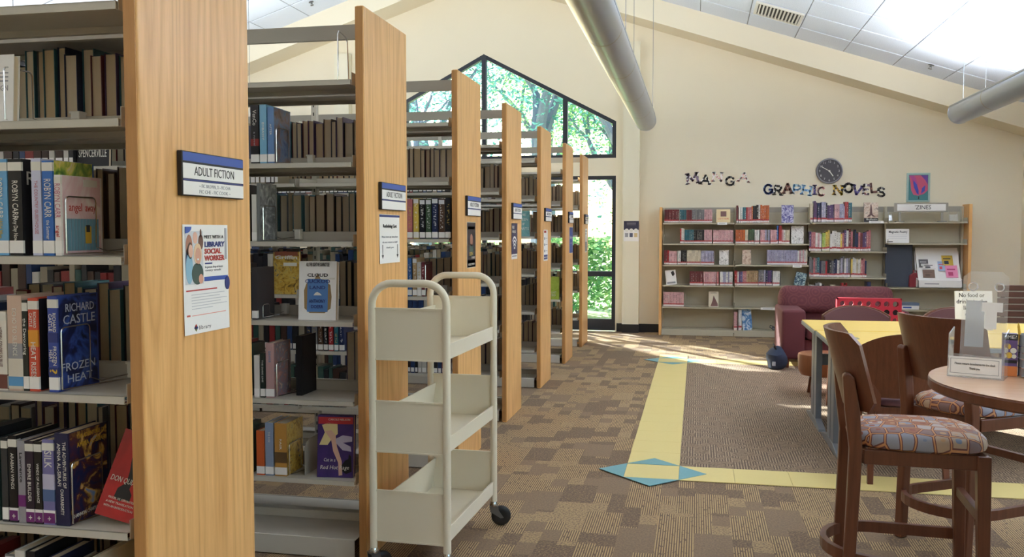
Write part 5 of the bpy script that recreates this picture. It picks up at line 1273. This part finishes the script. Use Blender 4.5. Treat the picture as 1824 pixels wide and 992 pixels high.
# picture
xa, za = at(1614, 360, WY); xb, zb = at(1656.5, 308, WY); w, h = xb - xa, zb - za
pc = thing('framed_picture', 'pink and blue abstract flower picture in a pale teal frame above the bookcase', 'picture', ((xa + xb) / 2, WY, (za + zb) / 2))
fr = MB(); e = .022
fr.box((-w / 2, -.022, -h / 2), (w / 2, -.001, -h / 2 + e)).box((-w / 2, -.022, h / 2 - e), (w / 2, -.001, h / 2)).box((-w / 2, -.022, -h / 2 + e), (-w / 2 + e, -.001, h / 2 - e)).box((w / 2 - e, -.022, -h / 2 + e), (w / 2, -.001, h / 2 - e)); fr.build('frame', mat('pale_teal_frame', (160, 188, 184), .4), pc)
MB().box((-w / 2 + e, -.012, -h / 2 + e), (w / 2 - e, -.002, h / 2 - e)).build('canvas', mat('teal_canvas', (64, 128, 134), .5), pc)
def petal(pts, m, lift): MB().prism([(a * w, b * h) for a, b in pts], -.0125 - .0004 * lift, -.012, 'XZ').build('painted_petal', m, pc)
PK = mat('magenta_paint', (176, 70, 140), .5); PR = mat('rose_paint', (196, 80, 116), .5); PB = mat('ultramarine_paint', (60, 70, 176), .5)
petal([(-.40, .42), (.40, .42), (.41, -.1), (.25, -.22), (0, -.28), (-.2, -.25), (-.3, -.1), (-.33, .1)], PR, 1)
petal([(-.4, .42), (-.2, .42), (-.1, .3), (-.02, .1), (-.1, -.1), (-.2, .1), (-.3, .3)], PK, 2); petal([(-.2, .25), (-.06, .1), (.02, -.1), (.03, -.25), (-.06, -.2), (-.18, 0), (-.22, .15)], PB, 3); petal([(.12, -.22), (.16, -.02), (.3, .08), (.28, -.12)], PB, 3); petal([(.1, .42), (.4, .42), (.4, .1), (.3, .25)], mat('violet_paint', (110, 66, 160), .5), 2)
petal([(0, -.4), (.02, -.3), (.05, -.3), (.05, -.4)], INK, 2)
# notice on the column
x, z = at(1124.5, 411.5, WY - .122)
nt_ = thing('notice', 'dark blue and white notice on the pale column beside the window', 'notice', (x, WY - .1215, z)); w, h = .205, .275
MB().box((-w / 2, -.001, -h / 2), (w / 2, 0, h / 2)).build('paper', WHITE, nt_)
MB().box((-w / 2, -.0016, h * .06), (w / 2, -.001, h / 2)).build('print', mat('midnight_print', (52, 50, 72), .5), nt_)
for i in range(3): MB().box((-w * .3, -.002, h * (.3 + .05 * i)), (w * .3, -.0016, h * (.315 + .05 * i))).build('print', GREYINK, nt_)
for i in range(3):
    MB().lathe([(0, 0), (.024, 0), (.024, .001), (0, .001)], 14, basis((1, 0, 0), (0, 0, 1), (-.062 + .062 * i, -.0018, h * .04))).build('print', CREAMINK, nt_)
    MB().box((-.085 + .062 * i, -.002, -h * .3), (-.042 + .062 * i, -.001, -h * .1)).build('print', [GREYINK, mat('slate_print', (76, 84, 110), .5), mat('sand_print', (200, 176, 130), .5)][i], nt_)

# ------------------------------------------------------------------ reshelving cart
ct = thing('book_cart', 'cream metal three-tier book cart standing empty beside the second and third end panels', 'cart', (-1.105, 3.372, 0), math.radians(-2.2))
CW, CL, CT_ = .155, .71, 1.178
def rail(y):
    r = .085; pts = [(-CW, y, .115), (-CW, y, CT_ - r)]
    pts += [(-CW + r - r * math.cos(a), y, CT_ - r + r * math.sin(a)) for a in [PI / 2 * i / 7 for i in range(1, 8)]]
    pts += [(CW - r + r * math.sin(a), y, CT_ - r + r * math.cos(a)) for a in [PI / 2 * i / 7 for i in range(0, 8)]]
    pts += [(CW, y, .115)]
    MB().tube(pts, .0155, 14).build('frame_tube', CART, ct, smooth=True)
rail(0); rail(CL)
for zb in (.147, .507, .877):
    tray = obj('tray', None, ct)
    m = MB(); x0, x1, y0, y1 = -CW + .014, CW - .014, .0, CL
    m.box((-CW, y0 + .004, zb + .010), (CW - .004, y1 - .004, zb + .014))
    o = m.build('tray_floor', CART, ct); bpy.data.objects.remove(tray)
    MB().box((x0, y0 - .002, zb), (x1, y0 + .002, zb + .2)).box((x0 - .004, y0 - .006, zb + .197), (x1 + .004, y0 + .006, zb + .204)).box((x0 - .004, y0 - .006, zb - .004), (x1 + .004, y0 + .006, zb + .002)).build('end_panel', CART, ct)
    MB().box((x0, y1 - .002, zb), (x1, y1 + .002, zb + .2)).box((x0 - .004, y1 - .006, zb + .197), (x1 + .004, y1 + .006, zb + .204)).box((x0 - .004, y1 - .006, zb - .004), (x1 + .004, y1 + .006, zb + .002)).build('end_panel', CART, ct)
    MB().prism([(-CW + .002, zb + .014), (-CW + .006, zb + .014), (-CW + .028, zb + .160), (-CW + .024, zb + .160)], y0 + .004, y1 - .004, 'XZ').build('back_panel', CART, ct)
    MB().box((CW - .004, y0 + .01, zb + .002), (CW + .0005, y1 - .01, zb + .062)).box((CW - .008, y0 + .01, zb + .059), (CW + .0015, y1 - .01, zb + .064)).build('front_lip', CART, ct, bevel=.0012, seg=1)
o = MB().box((-.03, -.0008, 0), (.03, .0008, .0006)).build('pencil_mark', INK, ct, (.03, .28, .1612), (0, 0, .25))
for sx, y, ax in ((-1, 0, .9), (1, 0, .7), (1, CL, .35), (-1, CL, .6)):
    c = obj('caster', MB().lathe([(0, .098), (.018, .098), (.018, .106), (.012, .12), (0, .12)], 16).mesh('caster_stem', CHROME, smooth=True), ct, (sx * CW, y, 0), (0, 0, ax))
    MB().lathe([(0, .094), (.021, .094), (.021, .101), (0, .101)], 18).build('swivel_ring', CHROME, c)
    MB().prism([(-.02, .096), (.02, .096), (.022, .075), (.045, .04), (.03, .038), (-.018, .07)], -.019, -.016, 'XZ').prism([(-.02, .096), (.02, .096), (.022, .075), (.045, .04), (.03, .038), (-.018, .07)], .016, .019, 'XZ').box((-.02, -.019, .09), (.02, .019, .096)).build('fork', DARKMETAL, c)
    MB().lathe([(0, -.013), (.02, -.013), (.022, -.0135), (.040, -.013), (.0455, -.009), (.047, 0), (.0455, .009), (.040, .013), (.022, .0135), (.02, .013), (0, .013)], 24, Matrix.Translation((.034, 0, .047)) @ Matrix.Rotation(PI / 2, 4, 'X')).build('wheel', BLACK, c, smooth=True)

# ------------------------------------------------------------------ seat shapes
def pad(mb, w, d, z0, h, dome=.02, e=3.2, n=36, rings=7, front=1.0):
    """rounded upholstered pad; w across y, d along x"""
    vs = []; fs = []
    prof = [(.90, 0), (.985, .18), (1.0, .42), (.985, .68), (.93, .88), (.80, 1.0)] + [(.8 * (1 - i / rings), 1.0) for i in range(1, rings)]
    for (s, t_) in prof:
        for k in range(n):
            a = 2 * PI * k / n; c, s_ = math.cos(a), math.sin(a)
            x = math.copysign(abs(c) ** (2 / e), c) * d / 2 * s; y = math.copysign(abs(s_) ** (2 / e), s_) * w / 2 * s
            y *= (1 - .10 * (1 - (x + d / 2) / d)) * front
            vs.append((x, y, z0 + h * t_ + (dome * max(0, 1 - (s / .93) ** 2) if t_ >= .88 else 0)))
    m = len(prof)
    fs = [(i * n + k, i * n + (k + 1) % n, (i + 1) * n + (k + 1) % n, (i + 1) * n + k) for i in range(m - 1) for k in range(n)]
    vs.append((0, 0, z0 + h + dome)); c = len(vs) - 1
    fs += [((m - 1) * n + k, (m - 1) * n + (k + 1) % n, c) for k in range(n)] + [tuple(range(n))[::-1]]
    return mb.add(vs, fs)
def curved_back(w, z0, z1, r, th, tilt, x0, top_r=.04, topfn=None, nu=14, nv=8):
    """bent plywood shell standing across the rear (x0), hollow side to +x"""
    vs = []; half = math.asin(min(.98, w / 2 / r))
    for layer in (0, 1):
        rr = r + (th if layer else 0)
        for j in range(nv + 1):
            v = j / nv
            for i in range(nu + 1):
                u = -1 + 2 * i / nu; a = half * u
                zt = z1 - (topfn(u) if topfn else top_r * max(0, (abs(u) - .82) / .18) ** 2); zb = z0 + top_r * max(0, (abs(u) - .82) / .18) ** 2
                z = zb + (zt - zb) * v; f = (z - z0) / (z1 - z0)
                x = x0 + r - rr * math.cos(a) - tilt * f; y = rr * math.sin(a) * (1 + .06 * f)
                vs.append((x, y, z))
    N = (nu + 1) * (nv + 1); fs = []
    for layer in (0, 1):
        for j in range(nv):
            for i in range(nu):
                q = [layer * N + j * (nu + 1) + i, layer * N + j * (nu + 1) + i + 1, layer * N + (j + 1) * (nu + 1) + i + 1, layer * N + (j + 1) * (nu + 1) + i]
                fs.append(tuple(q if layer else q[::-1]))
    def edge(idx):
        for a, b in zip(idx, idx[1:]): fs.append((a, b, b + N, a + N))
    edge([i for i in range(nu + 1)]); edge([j * (nu + 1) + nu for j in range(nv + 1)]); edge([nv * (nu + 1) + i for i in range(nu, -1, -1)]); edge([j * (nu + 1) for j in range(nv, -1, -1)])
    return MB().add(vs, fs)
def leg(a, b, s0, s1):
    """square tapering leg between two points"""
    m = MB(); a = Vector(a); b = Vector(b); vs = []
    for p, s in ((a, s0), (b, s1)): vs += [(p.x - s, p.y - s, p.z), (p.x + s, p.y - s, p.z), (p.x + s, p.y + s, p.z), (p.x - s, p.y + s, p.z)]
    return m.add(vs, [(0, 3, 2, 1), (4, 5, 6, 7), (0, 1, 5, 4), (1, 2, 6, 5), (2, 3, 7, 6), (3, 0, 4, 7)])
def bar_stool(label, x, y, rz):
    s = thing('counter_stool', label, 'stool', (x, y, 0), rz, 'counter stools around the round table')
    pad(MB(), .45, .47, .60, .062, .014).build('seat', PEBBLE, s, smooth=True)
    ap = MB(); hw, hd = .185, .195
    ap.box((-hd, -hw - .012, .55), (hd, -hw + .012, .602)).box((-hd, hw - .012, .55), (hd, hw + .012, .602)).box((hd - .012, -hw, .55), (hd + .012, hw, .602)).box((-hd - .012, -hw, .55), (-hd + .012, hw, .602))
    ap.build('apron', BROWN, s, bevel=.003)
    for sy in (-1, 1):
        m = MB(); yy = sy * .175
        # rear leg sweeps up into the post that carries the back
        m.prism([(-.265, 0), (-.225, 0), (-.205, .45), (-.200, .60), (-.212, .75), (-.232, .858), (-.245, .874), (-.262, .876), (-.272, .864), (-.262, .74), (-.245, .6), (-.250, .42)], yy - .021, yy + .021, 'XZ')
        m.build('rear_leg', BROWN, s, bevel=.006)
        leg((hd + .012, sy * hw, 0), (hd + .0, sy * hw, .602), .018, .023).build('front_leg', BROWN, s, bevel=.004)
        MB().lathe([(0, 0), (.007, 0), (.006, .004), (0, .005)], 10, basis((0, 1, 0), (0, 0, 1), (-.232, yy, .83)) ).build('bolt', CHROME, s)
    curved_back(.43, .735, 1.02, .31, .016, .075, -.235).build('backrest', BROWN, s, smooth=True)
    # bent footrail wrapping the rear legs
    pts = [(hd, -.205, .20)] + [(-.12, -.212, .20)] + [(-.12 - .215 * math.sin(a) * .9, -.212 * math.cos(a), .20) for a in [PI * i / 14 for i in range(1, 14)]] + [(-.12, .212, .20), (hd, .205, .20)]
    MB().bar(pts, .011, .021).build('foot_rail', BROWN, s)
    MB().box((hd - .01, -hw, .36), (hd + .016, hw, .395)).build('front_stretcher', BROWN, s, bevel=.003)
    return s
st1 = bar_stool('counter stool with pebble-patterned seat, whole seat in view, before the yellow tables', .80, 3.56, math.radians(-3))
st2 = dup(st1, 'counter stool with pebble-patterned seat half hidden by the round table', (1.22, 4.28, 0), math.radians(33))

# ------------------------------------------------------------------ round table and what stands on it
RT = thing('round_table', 'round counter-height table with tan laminate top and dark edge, cut by the frame', 'table', (1.205, 3.0, 0))
TZ = .92
MB().lathe([(0, TZ - .004), (.474, TZ - .004), (.478, TZ), (0, TZ)], 72).build('tabletop', TABLE_TAN, RT)
MB().lathe([(0, TZ - .036), (.474, TZ - .036), (.480, TZ - .030), (.480, TZ - .006), (.476, TZ - .002), (.470, TZ - .004), (0, TZ - .0042)], 72).build('edge_band', BROWN, RT, smooth=True)
MB().lathe([(0, .86), (.14, .86), (.14, .884), (0, .884)], 24).lathe([(0, .02), (.036, .02), (.036, .86), (0, .86)], 20).build('pedestal', BLACKMAT, RT, smooth=True)
m = MB()
for a in range(4): m.add([(.0, -.035, .0), (.34, -.025, 0), (.34, .025, 0), (0, .035, 0), (0, -.035, .05), (.34, -.025, .025), (.34, .025, .025), (0, .035, .05)], [(0, 3, 2, 1), (4, 5, 6, 7), (0, 1, 5, 4), (1, 2, 6, 5), (2, 3, 7, 6), (3, 0, 4, 7)], Matrix.Rotation(a * PI / 2 + .4, 4, 'Z'))
m.build('pedestal_foot', BLACKMAT, RT)
T1 = TZ + .001
# acrylic brochure holder
ha = thing('brochure_holder', 'clear acrylic brochure holder with a white card on its front, on the round table', 'holder', (.862, 3.06, T1), math.radians(-24))
hw = .066; th = .0032
MB().prism([(-hw, 0), (hw, 0), (hw, .318), (hw - .02, .335), (-hw + .02, .335), (-hw, .318)], 0, th, 'XZ', Matrix.Translation((.012, .062, .0)) @ Matrix.Rotation(-.16, 4, 'X')).build('back_plate', ACRYLIC, ha)
MB().prism([(-hw - .008, .0), (hw + .02, 0), (hw + .02, .075), (hw - .01, .07), (-hw + .005, .075), (-hw - .008, .14)], 0, th, 'XZ', Matrix.Translation((0, -.018, 0)) @ Matrix.Rotation(-.10, 4, 'X')).build('front_plate', ACRYLIC, ha)
for sx in (-hw - .008, hw + .018): MB().prism([(-.018, 0), (.066, 0), (.088, .15), (.0, .135), (-.008, .07)], sx - th / 2, sx + th / 2, 'YZ').build('side_plate', ACRYLIC, ha)
MB().box((-hw - .008, -.018, 0), (hw + .02, .066, .003)).build('bottom_plate', ACRYLIC, ha)
for sx in (-.036, .040):
    ring = MB(); ring.tube([(sx + .012 + .013 * math.cos(a), 0, .285 + .013 * math.sin(a)) for a in [2 * PI * i / 16 for i in range(16)]], .0024, 6, True, Matrix.Translation((0, .060, 0)) @ Matrix.Rotation(-.16, 4, 'X')).build('hole_rim', clear('rim_acrylic%d' % (sx > 0), (.9, .9, .92), .25, .1, .3), ha)
Mf = Matrix.Translation((0, -.0205, 0)) @ Matrix.Rotation(-.10, 4, 'X')
MB().box((-hw - .004, 0, .006), (hw + .012, .0012, .066), Mf).build('card', WHITE, ha)
lines = MB(); L0, L1, B0, B1 = -hw, hw + .006, .013, .060
for a, b in (((L0, B0), (L1, B0 + .0014)), ((L0, B1 - .0014), (L1, B1)), ((L0, B0), (L0 + .0014, B1)), ((L1 - .0014, B0), (L1, B1))): lines.box((a[0], -.0006, a[1]), (b[0], 0, b[1]), Mf)
lines.build('print', GREYINK, ha)
for s_, zz, wd in (('Please return brochures to the desk', .044, .115), ('Thank you', .030, .03)): text(s_, .010, INK, Mf @ basis((1, 0, 0), (0, 0, 1), (.004, -.001, zz)), ha, width=wd, squeeze=1.0)
Mb = Matrix.Translation((.012, .062, 0)) @ Matrix.Rotation(-.16, 4, 'X')
MB().box((-.008, -.001, .205), (.052, -.0002, .235), Mb).box((.002, -.001, .15), (.036, -.0002, .205), Mb).build('paper_label', WHITE, ha)
MB().box((-.055, .0034, .09), (.0, .0044, .24), Mb).build('view_tint_sheet', VIEW_TINT, ha)  # added tinted sheet for the dim stool back seen through the holder
# carton of pencils and ringed cup
cb = thing('game_carton', 'small violet and orange carton standing on the round table', 'box', (.985, 3.13, T1), math.radians(-12))
MB().box((-.021, -.02, 0), (.021, .02, .135)).build('carton', mat('violet_carton', (98, 76, 130), .45), cb, bevel=.001)
MB().box((-.0212, -.0206, .115), (.0212, -.0196, .1352)).build('header_print', BLACKMAT, cb); text('ME?', .016, CREAMINK, fM(.125, .004, -.0212), cb, width=.026, squeeze=1.0)
MB().box((-.0212, -.0206, .0), (.0212, -.0196, .032)).build('base_print', mat('orange_print', (220, 130, 70), .5), cb); MB().box((-.018, -.0207, .042), (.019, -.0197, .052)).build('print', BLACKMAT, cb)
for i, (a, b, r_, c) in enumerate(((-.008, .095, .010, GOLD), (.009, .082, .009, CREAMINK), (-.004, .067, .010, GOLD), (.011, .064, .007, CREAMINK))): MB().lathe([(0, 0), (r_, 0), (r_, .0006), (0, .0006)], 14, basis((1, 0, 0), (0, 0, 1), (a, -.0203, b))).build('print', c, cb)
cu = thing('pencil_cup', 'ringed grey metal pencil cup at the frame edge, on the round table', 'cup', (1.052, 3.11, T1))
MB().lathe([(0, .002), (.046, .002), (.046, .135), (.0435, .135), (.0435, .006), (0, .006)], 36).build('cup_body', mat('cup_grey_metal', (150, 152, 158), .35, .4), cu, smooth=True)
for z in (.004, .03, .058, .078, .098): MB().tube([(.047 * math.cos(a), .047 * math.sin(a), z) for a in [2 * PI * i / 36 for i in range(36)]], .0018, 6, True).build('ring', CHROME, cu, smooth=True)
for i, (dx, dy, tx, ty, L, c, cn) in enumerate(((-.03, 0, -.04, .0, .165, GOLD, 'yellow'), (-.012, .015, .02, .03, .16, mat('rose_pencil', (206, 120, 120), .5), 'rose'), (0, -.015, .03, -.02, .155, mat('plum_pencil', (110, 60, 90), .5), 'plum'), (.016, .0, .05, .03, .16, mat('rose_pencil', (206, 120, 120), .5), 'second rose'))):
    pe = thing('pencil', '%s pencil standing in the ringed metal cup' % cn, 'pencil', (1.052 + dx, 3.11 + dy, T1 + .008)); pe.rotation_euler = (-ty * 3, tx * 3, 0)
    MB().lathe([(0, 0), (.004, .0), (.004, L - .012), (.001, L), (0, L)], 6).build('shaft', c, pe); MB().lathe([(.0041, L - .014), (.0012, L - .001), (0, L + .001)], 6).build('point', TAN_WOOD, pe)

# ------------------------------------------------------------------ yellow tables, chairs, sign
def flip_table(label, x, y, L=1.75, D=.745):
    t_ = thing('study_table', label, 'table', (x, y, 0), 0, 'yellow study tables'); z = .71
    MB().box((0, 0, z - .006), (L, D, z)).build('tabletop', MAPLE_Y, t_, bevel=.002, seg=1)
    MB().box((-.004, -.004, z - .034), (L + .004, D + .004, z - .0062)).build('edge_band', EDGEGREY, t_, bevel=.004)
    MB().box((.12, .27, z - .0005), (.20, .35, z + .003)).build('power_outlet', RAIL, t_)
    for sx in (.045, L - .085):
        lg = obj('leg', MB().box((0, D * .30, .05), (.04, D * .46, z - .035)).box((0, D * .50, .05), (.04, D * .66, z - .035)).mesh('leg_column', GREYLEG, bevel=.004), t_, (sx, 0, 0))
        MB().prism([(.01, 0), (D - .01, 0), (D - .02, .02), (D * .66, .055), (D * .30, .055), (.02, .02)], -.004, .044, 'YZ').build('foot', GREYLEG, lg, bevel=.004)
        MB().box((.006, .06, z - .06), (.034, D - .06, z - .034)).build('top_bracket', GREYLEG, lg)
    MB().box((.08, D * .5 - .012, .42), (L - .08, D * .5 + .012, .50)).build('modesty_bar', GREYLEG, t_)
    return t_
tb1 = flip_table('farther of the two yellow-topped tables, by the burgundy armchair', .795, 6.43)
tb2 = dup(tb1, 'nearer of the two yellow-topped tables, behind the counter stools', (.805, 5.66, 0))
def side_chair(label, x, y, rz, zt=.835):
    c = thing('side_chair', label, 'chair', (x, y, 0), rz, 'plum-seated wooden chairs')
    pad(MB(), .44, .45, .42, .05, .012).build('seat', PURPLE, c, smooth=True)
    MB().box((-.20, -.19, .375), (.20, .19, .42)).build('apron', BROWN, c, bevel=.004)
    tf = lambda u: .075 * abs(u) ** 2.4
    curved_back(.48, .475, zt, .55, .014, .07, -.235, .05, tf).build('back_shell', BROWN, c, smooth=True)
    curved_back(.45, .50, zt - .01, .54, .022, .07, -.208, .05, tf).build('back_pad', PURPLE, c, smooth=True)
    for sy in (-1, 1):
        leg((-.27, sy * .195, 0), (-.19, sy * .18, .46), .015, .021).build('leg', BROWN, c, bevel=.003); leg((.21, sy * .19, 0), (.19, sy * .18, .42), .014, .021).build('leg', BROWN, c, bevel=.003)
        MB().box((-.235, sy * .16 - .02, .40), (-.213, sy * .16 + .02, .56)).build('back_bracket', BROWN, c)
    return c
ch1 = side_chair('brown wooden chair turned away, pulled up to the nearer yellow table', 1.135, 5.42, PI / 2)
ch2 = side_chair('plum-backed chair facing us across the yellow table, nearest the armchair', 1.23, 7.20, -PI / 2, .80)
ch3 = dup(ch2, 'plum-backed chair facing us across the yellow table, beside the red game board', (1.97, 7.20, 0), -PI / 2)
sg = thing('table_sign', 'white No food or drinks sign standing on the nearer yellow table', 'sign', (1.86, 6.62, .711), math.radians(8))
Ms = Matrix.Rotation(-.12, 4, 'X')
MB().box((-.125, 0, 0), (.125, .003, .268), Ms).build('card', WHITE, sg); MB().prism([(.0, 0), (.09, 0), (.09, .003), (.05, .18), (.046, .18), (.085, .004), (0, .003)], -.1, .1, 'YZ').build('stand', ACRYLIC, sg)
for i, (s_, wd) in enumerate((('No food or', .17), ('drinks in the', .205), ('library', .115), ('enjoy', .095))): text(s_, .04, INK, Ms @ basis((1, 0, 0), (0, 0, 1), (-.012, -.0006, .238 - .043 * i)), sg, width=wd, squeeze=1.0, bold=.0006)

# ------------------------------------------------------------------ armchair, ottoman, bag, game board, slatted bench
ac = thing('armchair', 'burgundy armchair with ring-patterned back cushion in front of the wall bookcase', 'armchair', (.85, 9.42, 0))
def rbox(a, b, m, name, bev, parent=ac, seg=4, rot=(0, 0, 0), loc=(0, 0, 0)): return MB().box(a, b).build(name, m, parent, loc, rot, bevel=bev, seg=seg, smooth=True)
rbox((0, .02, .09), (.235, .86, .595), BURG, 'arm', .035); rbox((.985, .02, .09), (1.22, .86, .595), BURG, 'arm', .035)
rbox((.20, .06, .09), (1.02, .84, .29), BURG, 'base', .02); rbox((.24, .0, .29), (.98, .66, .44), BURG, 'seat_cushion', .045)
rbox((.03, .66, .30), (1.19, .92, .72), BURG, 'back', .05)
rbox((0, -.12, 0), (1.16, .12, .30), RINGCLOTH, 'back_cushion', .085, rot=(-.18, 0, 0), loc=(.03, .70, .50))
for x in (.03, 1.13):
    for y in (.05, .80): leg((x + .03, y + .02, 0), (x + .03, y + .02, .092), .018, .024).build('leg', BROWN, ac)
ot = thing('ottoman', 'honey brown drum stool with dark tapered legs beside the burgundy armchair', 'stool', (1.06, 7.93, 0))
MB().lathe([(0, .165), (.12, .165), (.185, .18), (.206, .22), (.210, .33), (.205, .352), (.19, .36), (0, .36)], 36).build('drum', TAN_WOOD, ot, smooth=True)
for a in range(4):
    an = PI / 4 + a * PI / 2; leg((.15 * math.cos(an), .15 * math.sin(an), 0), (.11 * math.cos(an), .11 * math.sin(an), .17), .014, .024).build('leg', BROWN, ot)
bg = thing('backpack', 'dark navy bag on the carpet leaning at the burgundy armchair', 'bag', (.80, 9.40, 0))
vs = MB(); n = 20
vs.lathe([(0, 0), (.09, .0), (.125, .025), (.14, .08), (.138, .14), (.12, .20), (.085, .24), (.04, .258), (0, .262)], n)
vs.v = [(x * .72 + .015 * math.sin(z * 22 + y * 9), y * 1.15 + .02 * math.sin(z * 24), z * .84 + .02 * math.sin(14 * x + 11 * y) * z * 4) for x, y, z in vs.v]
vs.build('bag_body', NAVYBAG, bg, smooth=True)
MB().tube([(-.0, -.06, .19), (-.03, -.08, .235), (-.03, -.0, .25), (0, .04, .20)], .008, 6).build('strap', BLACK, bg); MB().box((-.05, -.165, .05), (-.02, -.14, .09)).build('pocket_patch', mat('pale_patch', (150, 156, 164), .6), bg)
# giant four-in-a-row board
x0, zt = at(1490, 530, 8.35); x1, _ = at(1605, 530, 8.35); w = x1 - x0; cell = w / 7.35
gb = thing('game_board', 'big upright red plastic game board with rows of round holes', 'game', ((x0 + x1) / 2, 8.35, 0))
zb = zt - cell * 6.35
front = MB()
def plate(y0, y1):
    n = 20
    for r_ in range(6):
        for c in range(7):
            cx_ = (c - 3) * cell; cz = zt - cell * (.68 + r_); R_ = cell * .335; hc = cell / 2
            vs = []
            for y in (y0, y1):
                for k in range(n):
                    a = 2 * PI * k / n + PI / 4; vs.append((cx_ + R_ * math.cos(a), y, cz + R_ * math.sin(a)))
                for k in range(n):
                    a = 2 * PI * k / n + PI / 4; ca, sa = math.cos(a), math.sin(a); s_ = hc / max(abs(ca), abs(sa)); vs.append((cx_ + ca * s_, y, cz + sa * s_))
            fs = []
            for k in range(n):
                j = (k + 1) % n
                fs += [(k, n + k, n + j, j), (2 * n + k, 2 * n + j, 3 * n + j, 3 * n + k), (k, j, 2 * n + j, 2 * n + k)]
            front.add(vs, fs)
plate(-.035, -.020); plate(.02, .035)
e = cell * .18
front.box((-w / 2, -.036, zt - e), (w / 2, .036, zt)).box((-w / 2, -.036, zb), (w / 2, .036, zb + e * .9)).box((-w / 2, -.036, zb), (-w / 2 + e, .036, zt)).box((w / 2 - e, -.036, zb), (w / 2, .036, zt))
front.build('grid_panel', REDPLASTIC, gb)
for sx in (-1, 1): MB().prism([(-.2, 0), (.2, 0), (.18, .03), (.045, .06), (.04, zt - .12), (-.04, zt - .12), (-.045, .06), (-.18, .03)], sx * w / 2 + (0.002 if sx > 0 else -.027), sx * w / 2 + (.027 if sx > 0 else -.002), 'YZ').build('side_stand', REDPLASTIC, gb)
dm = MB().lathe([(0, -.012), (cell * .45, -.012), (cell * .45, .012), (0, .012)], 24, Matrix.Rotation(PI / 2, 4, 'X')).mesh('game_disc', BLACKMAT, smooth=True)
for i, (c, r_) in enumerate(((3, 2), (5, 1), (6, 1), (5, 2), (4, 2), (3, 3), (2, 3), (4, 3), (5, 3))):
    o = obj('game_disc', dm, None, ((x0 + x1) / 2 + (c - 3) * cell, 8.35, zt - cell * (.68 + r_)))
    tag(o, 'black disc in the red game board, %s row down, %s hole along' % (nth(r_), nth(c)), 'game piece', 'discs in the game board')
# slatted bench end
x0, z1 = at(1778, 507, 8.6); _, zb = at(1778, 576, 8.6)
bn = thing('slatted_bench', 'dark wooden bench back of horizontal slats by the far right wall'.replace('right ', 'side '), 'bench', (x0, 8.6, 0))
BWD = 1.35
ns = 6; pitch = (z1 - zb) / ns
for i in range(ns): MB().box((0, 0, zb + i * pitch + .006), (BWD, .022, zb + (i + 1) * pitch - .004)).build('slat', SLAT_WOOD, bn, bevel=.003, seg=1)
for i in range(ns - 1): MB().box((.06, .006, zb + (i + 1) * pitch - .004), (BWD - .06, .012, zb + (i + 1) * pitch + .006)).build('spacer', RAIL, bn)
for xx in (.04, BWD - .08):
    MB().box((xx, .024, 0), (xx + .04, .06, z1 - .02)).build('post', SLAT_WOOD, bn); MB().box((xx, -.42, 0), (xx + .04, -.38, .42)).build('leg', SLAT_WOOD, bn)
for i in range(4): MB().box((0, -.43 + i * .112, .42), (BWD, -.33 + i * .112, .442)).build('seat_slat', SLAT_WOOD, bn, bevel=.003, seg=1)
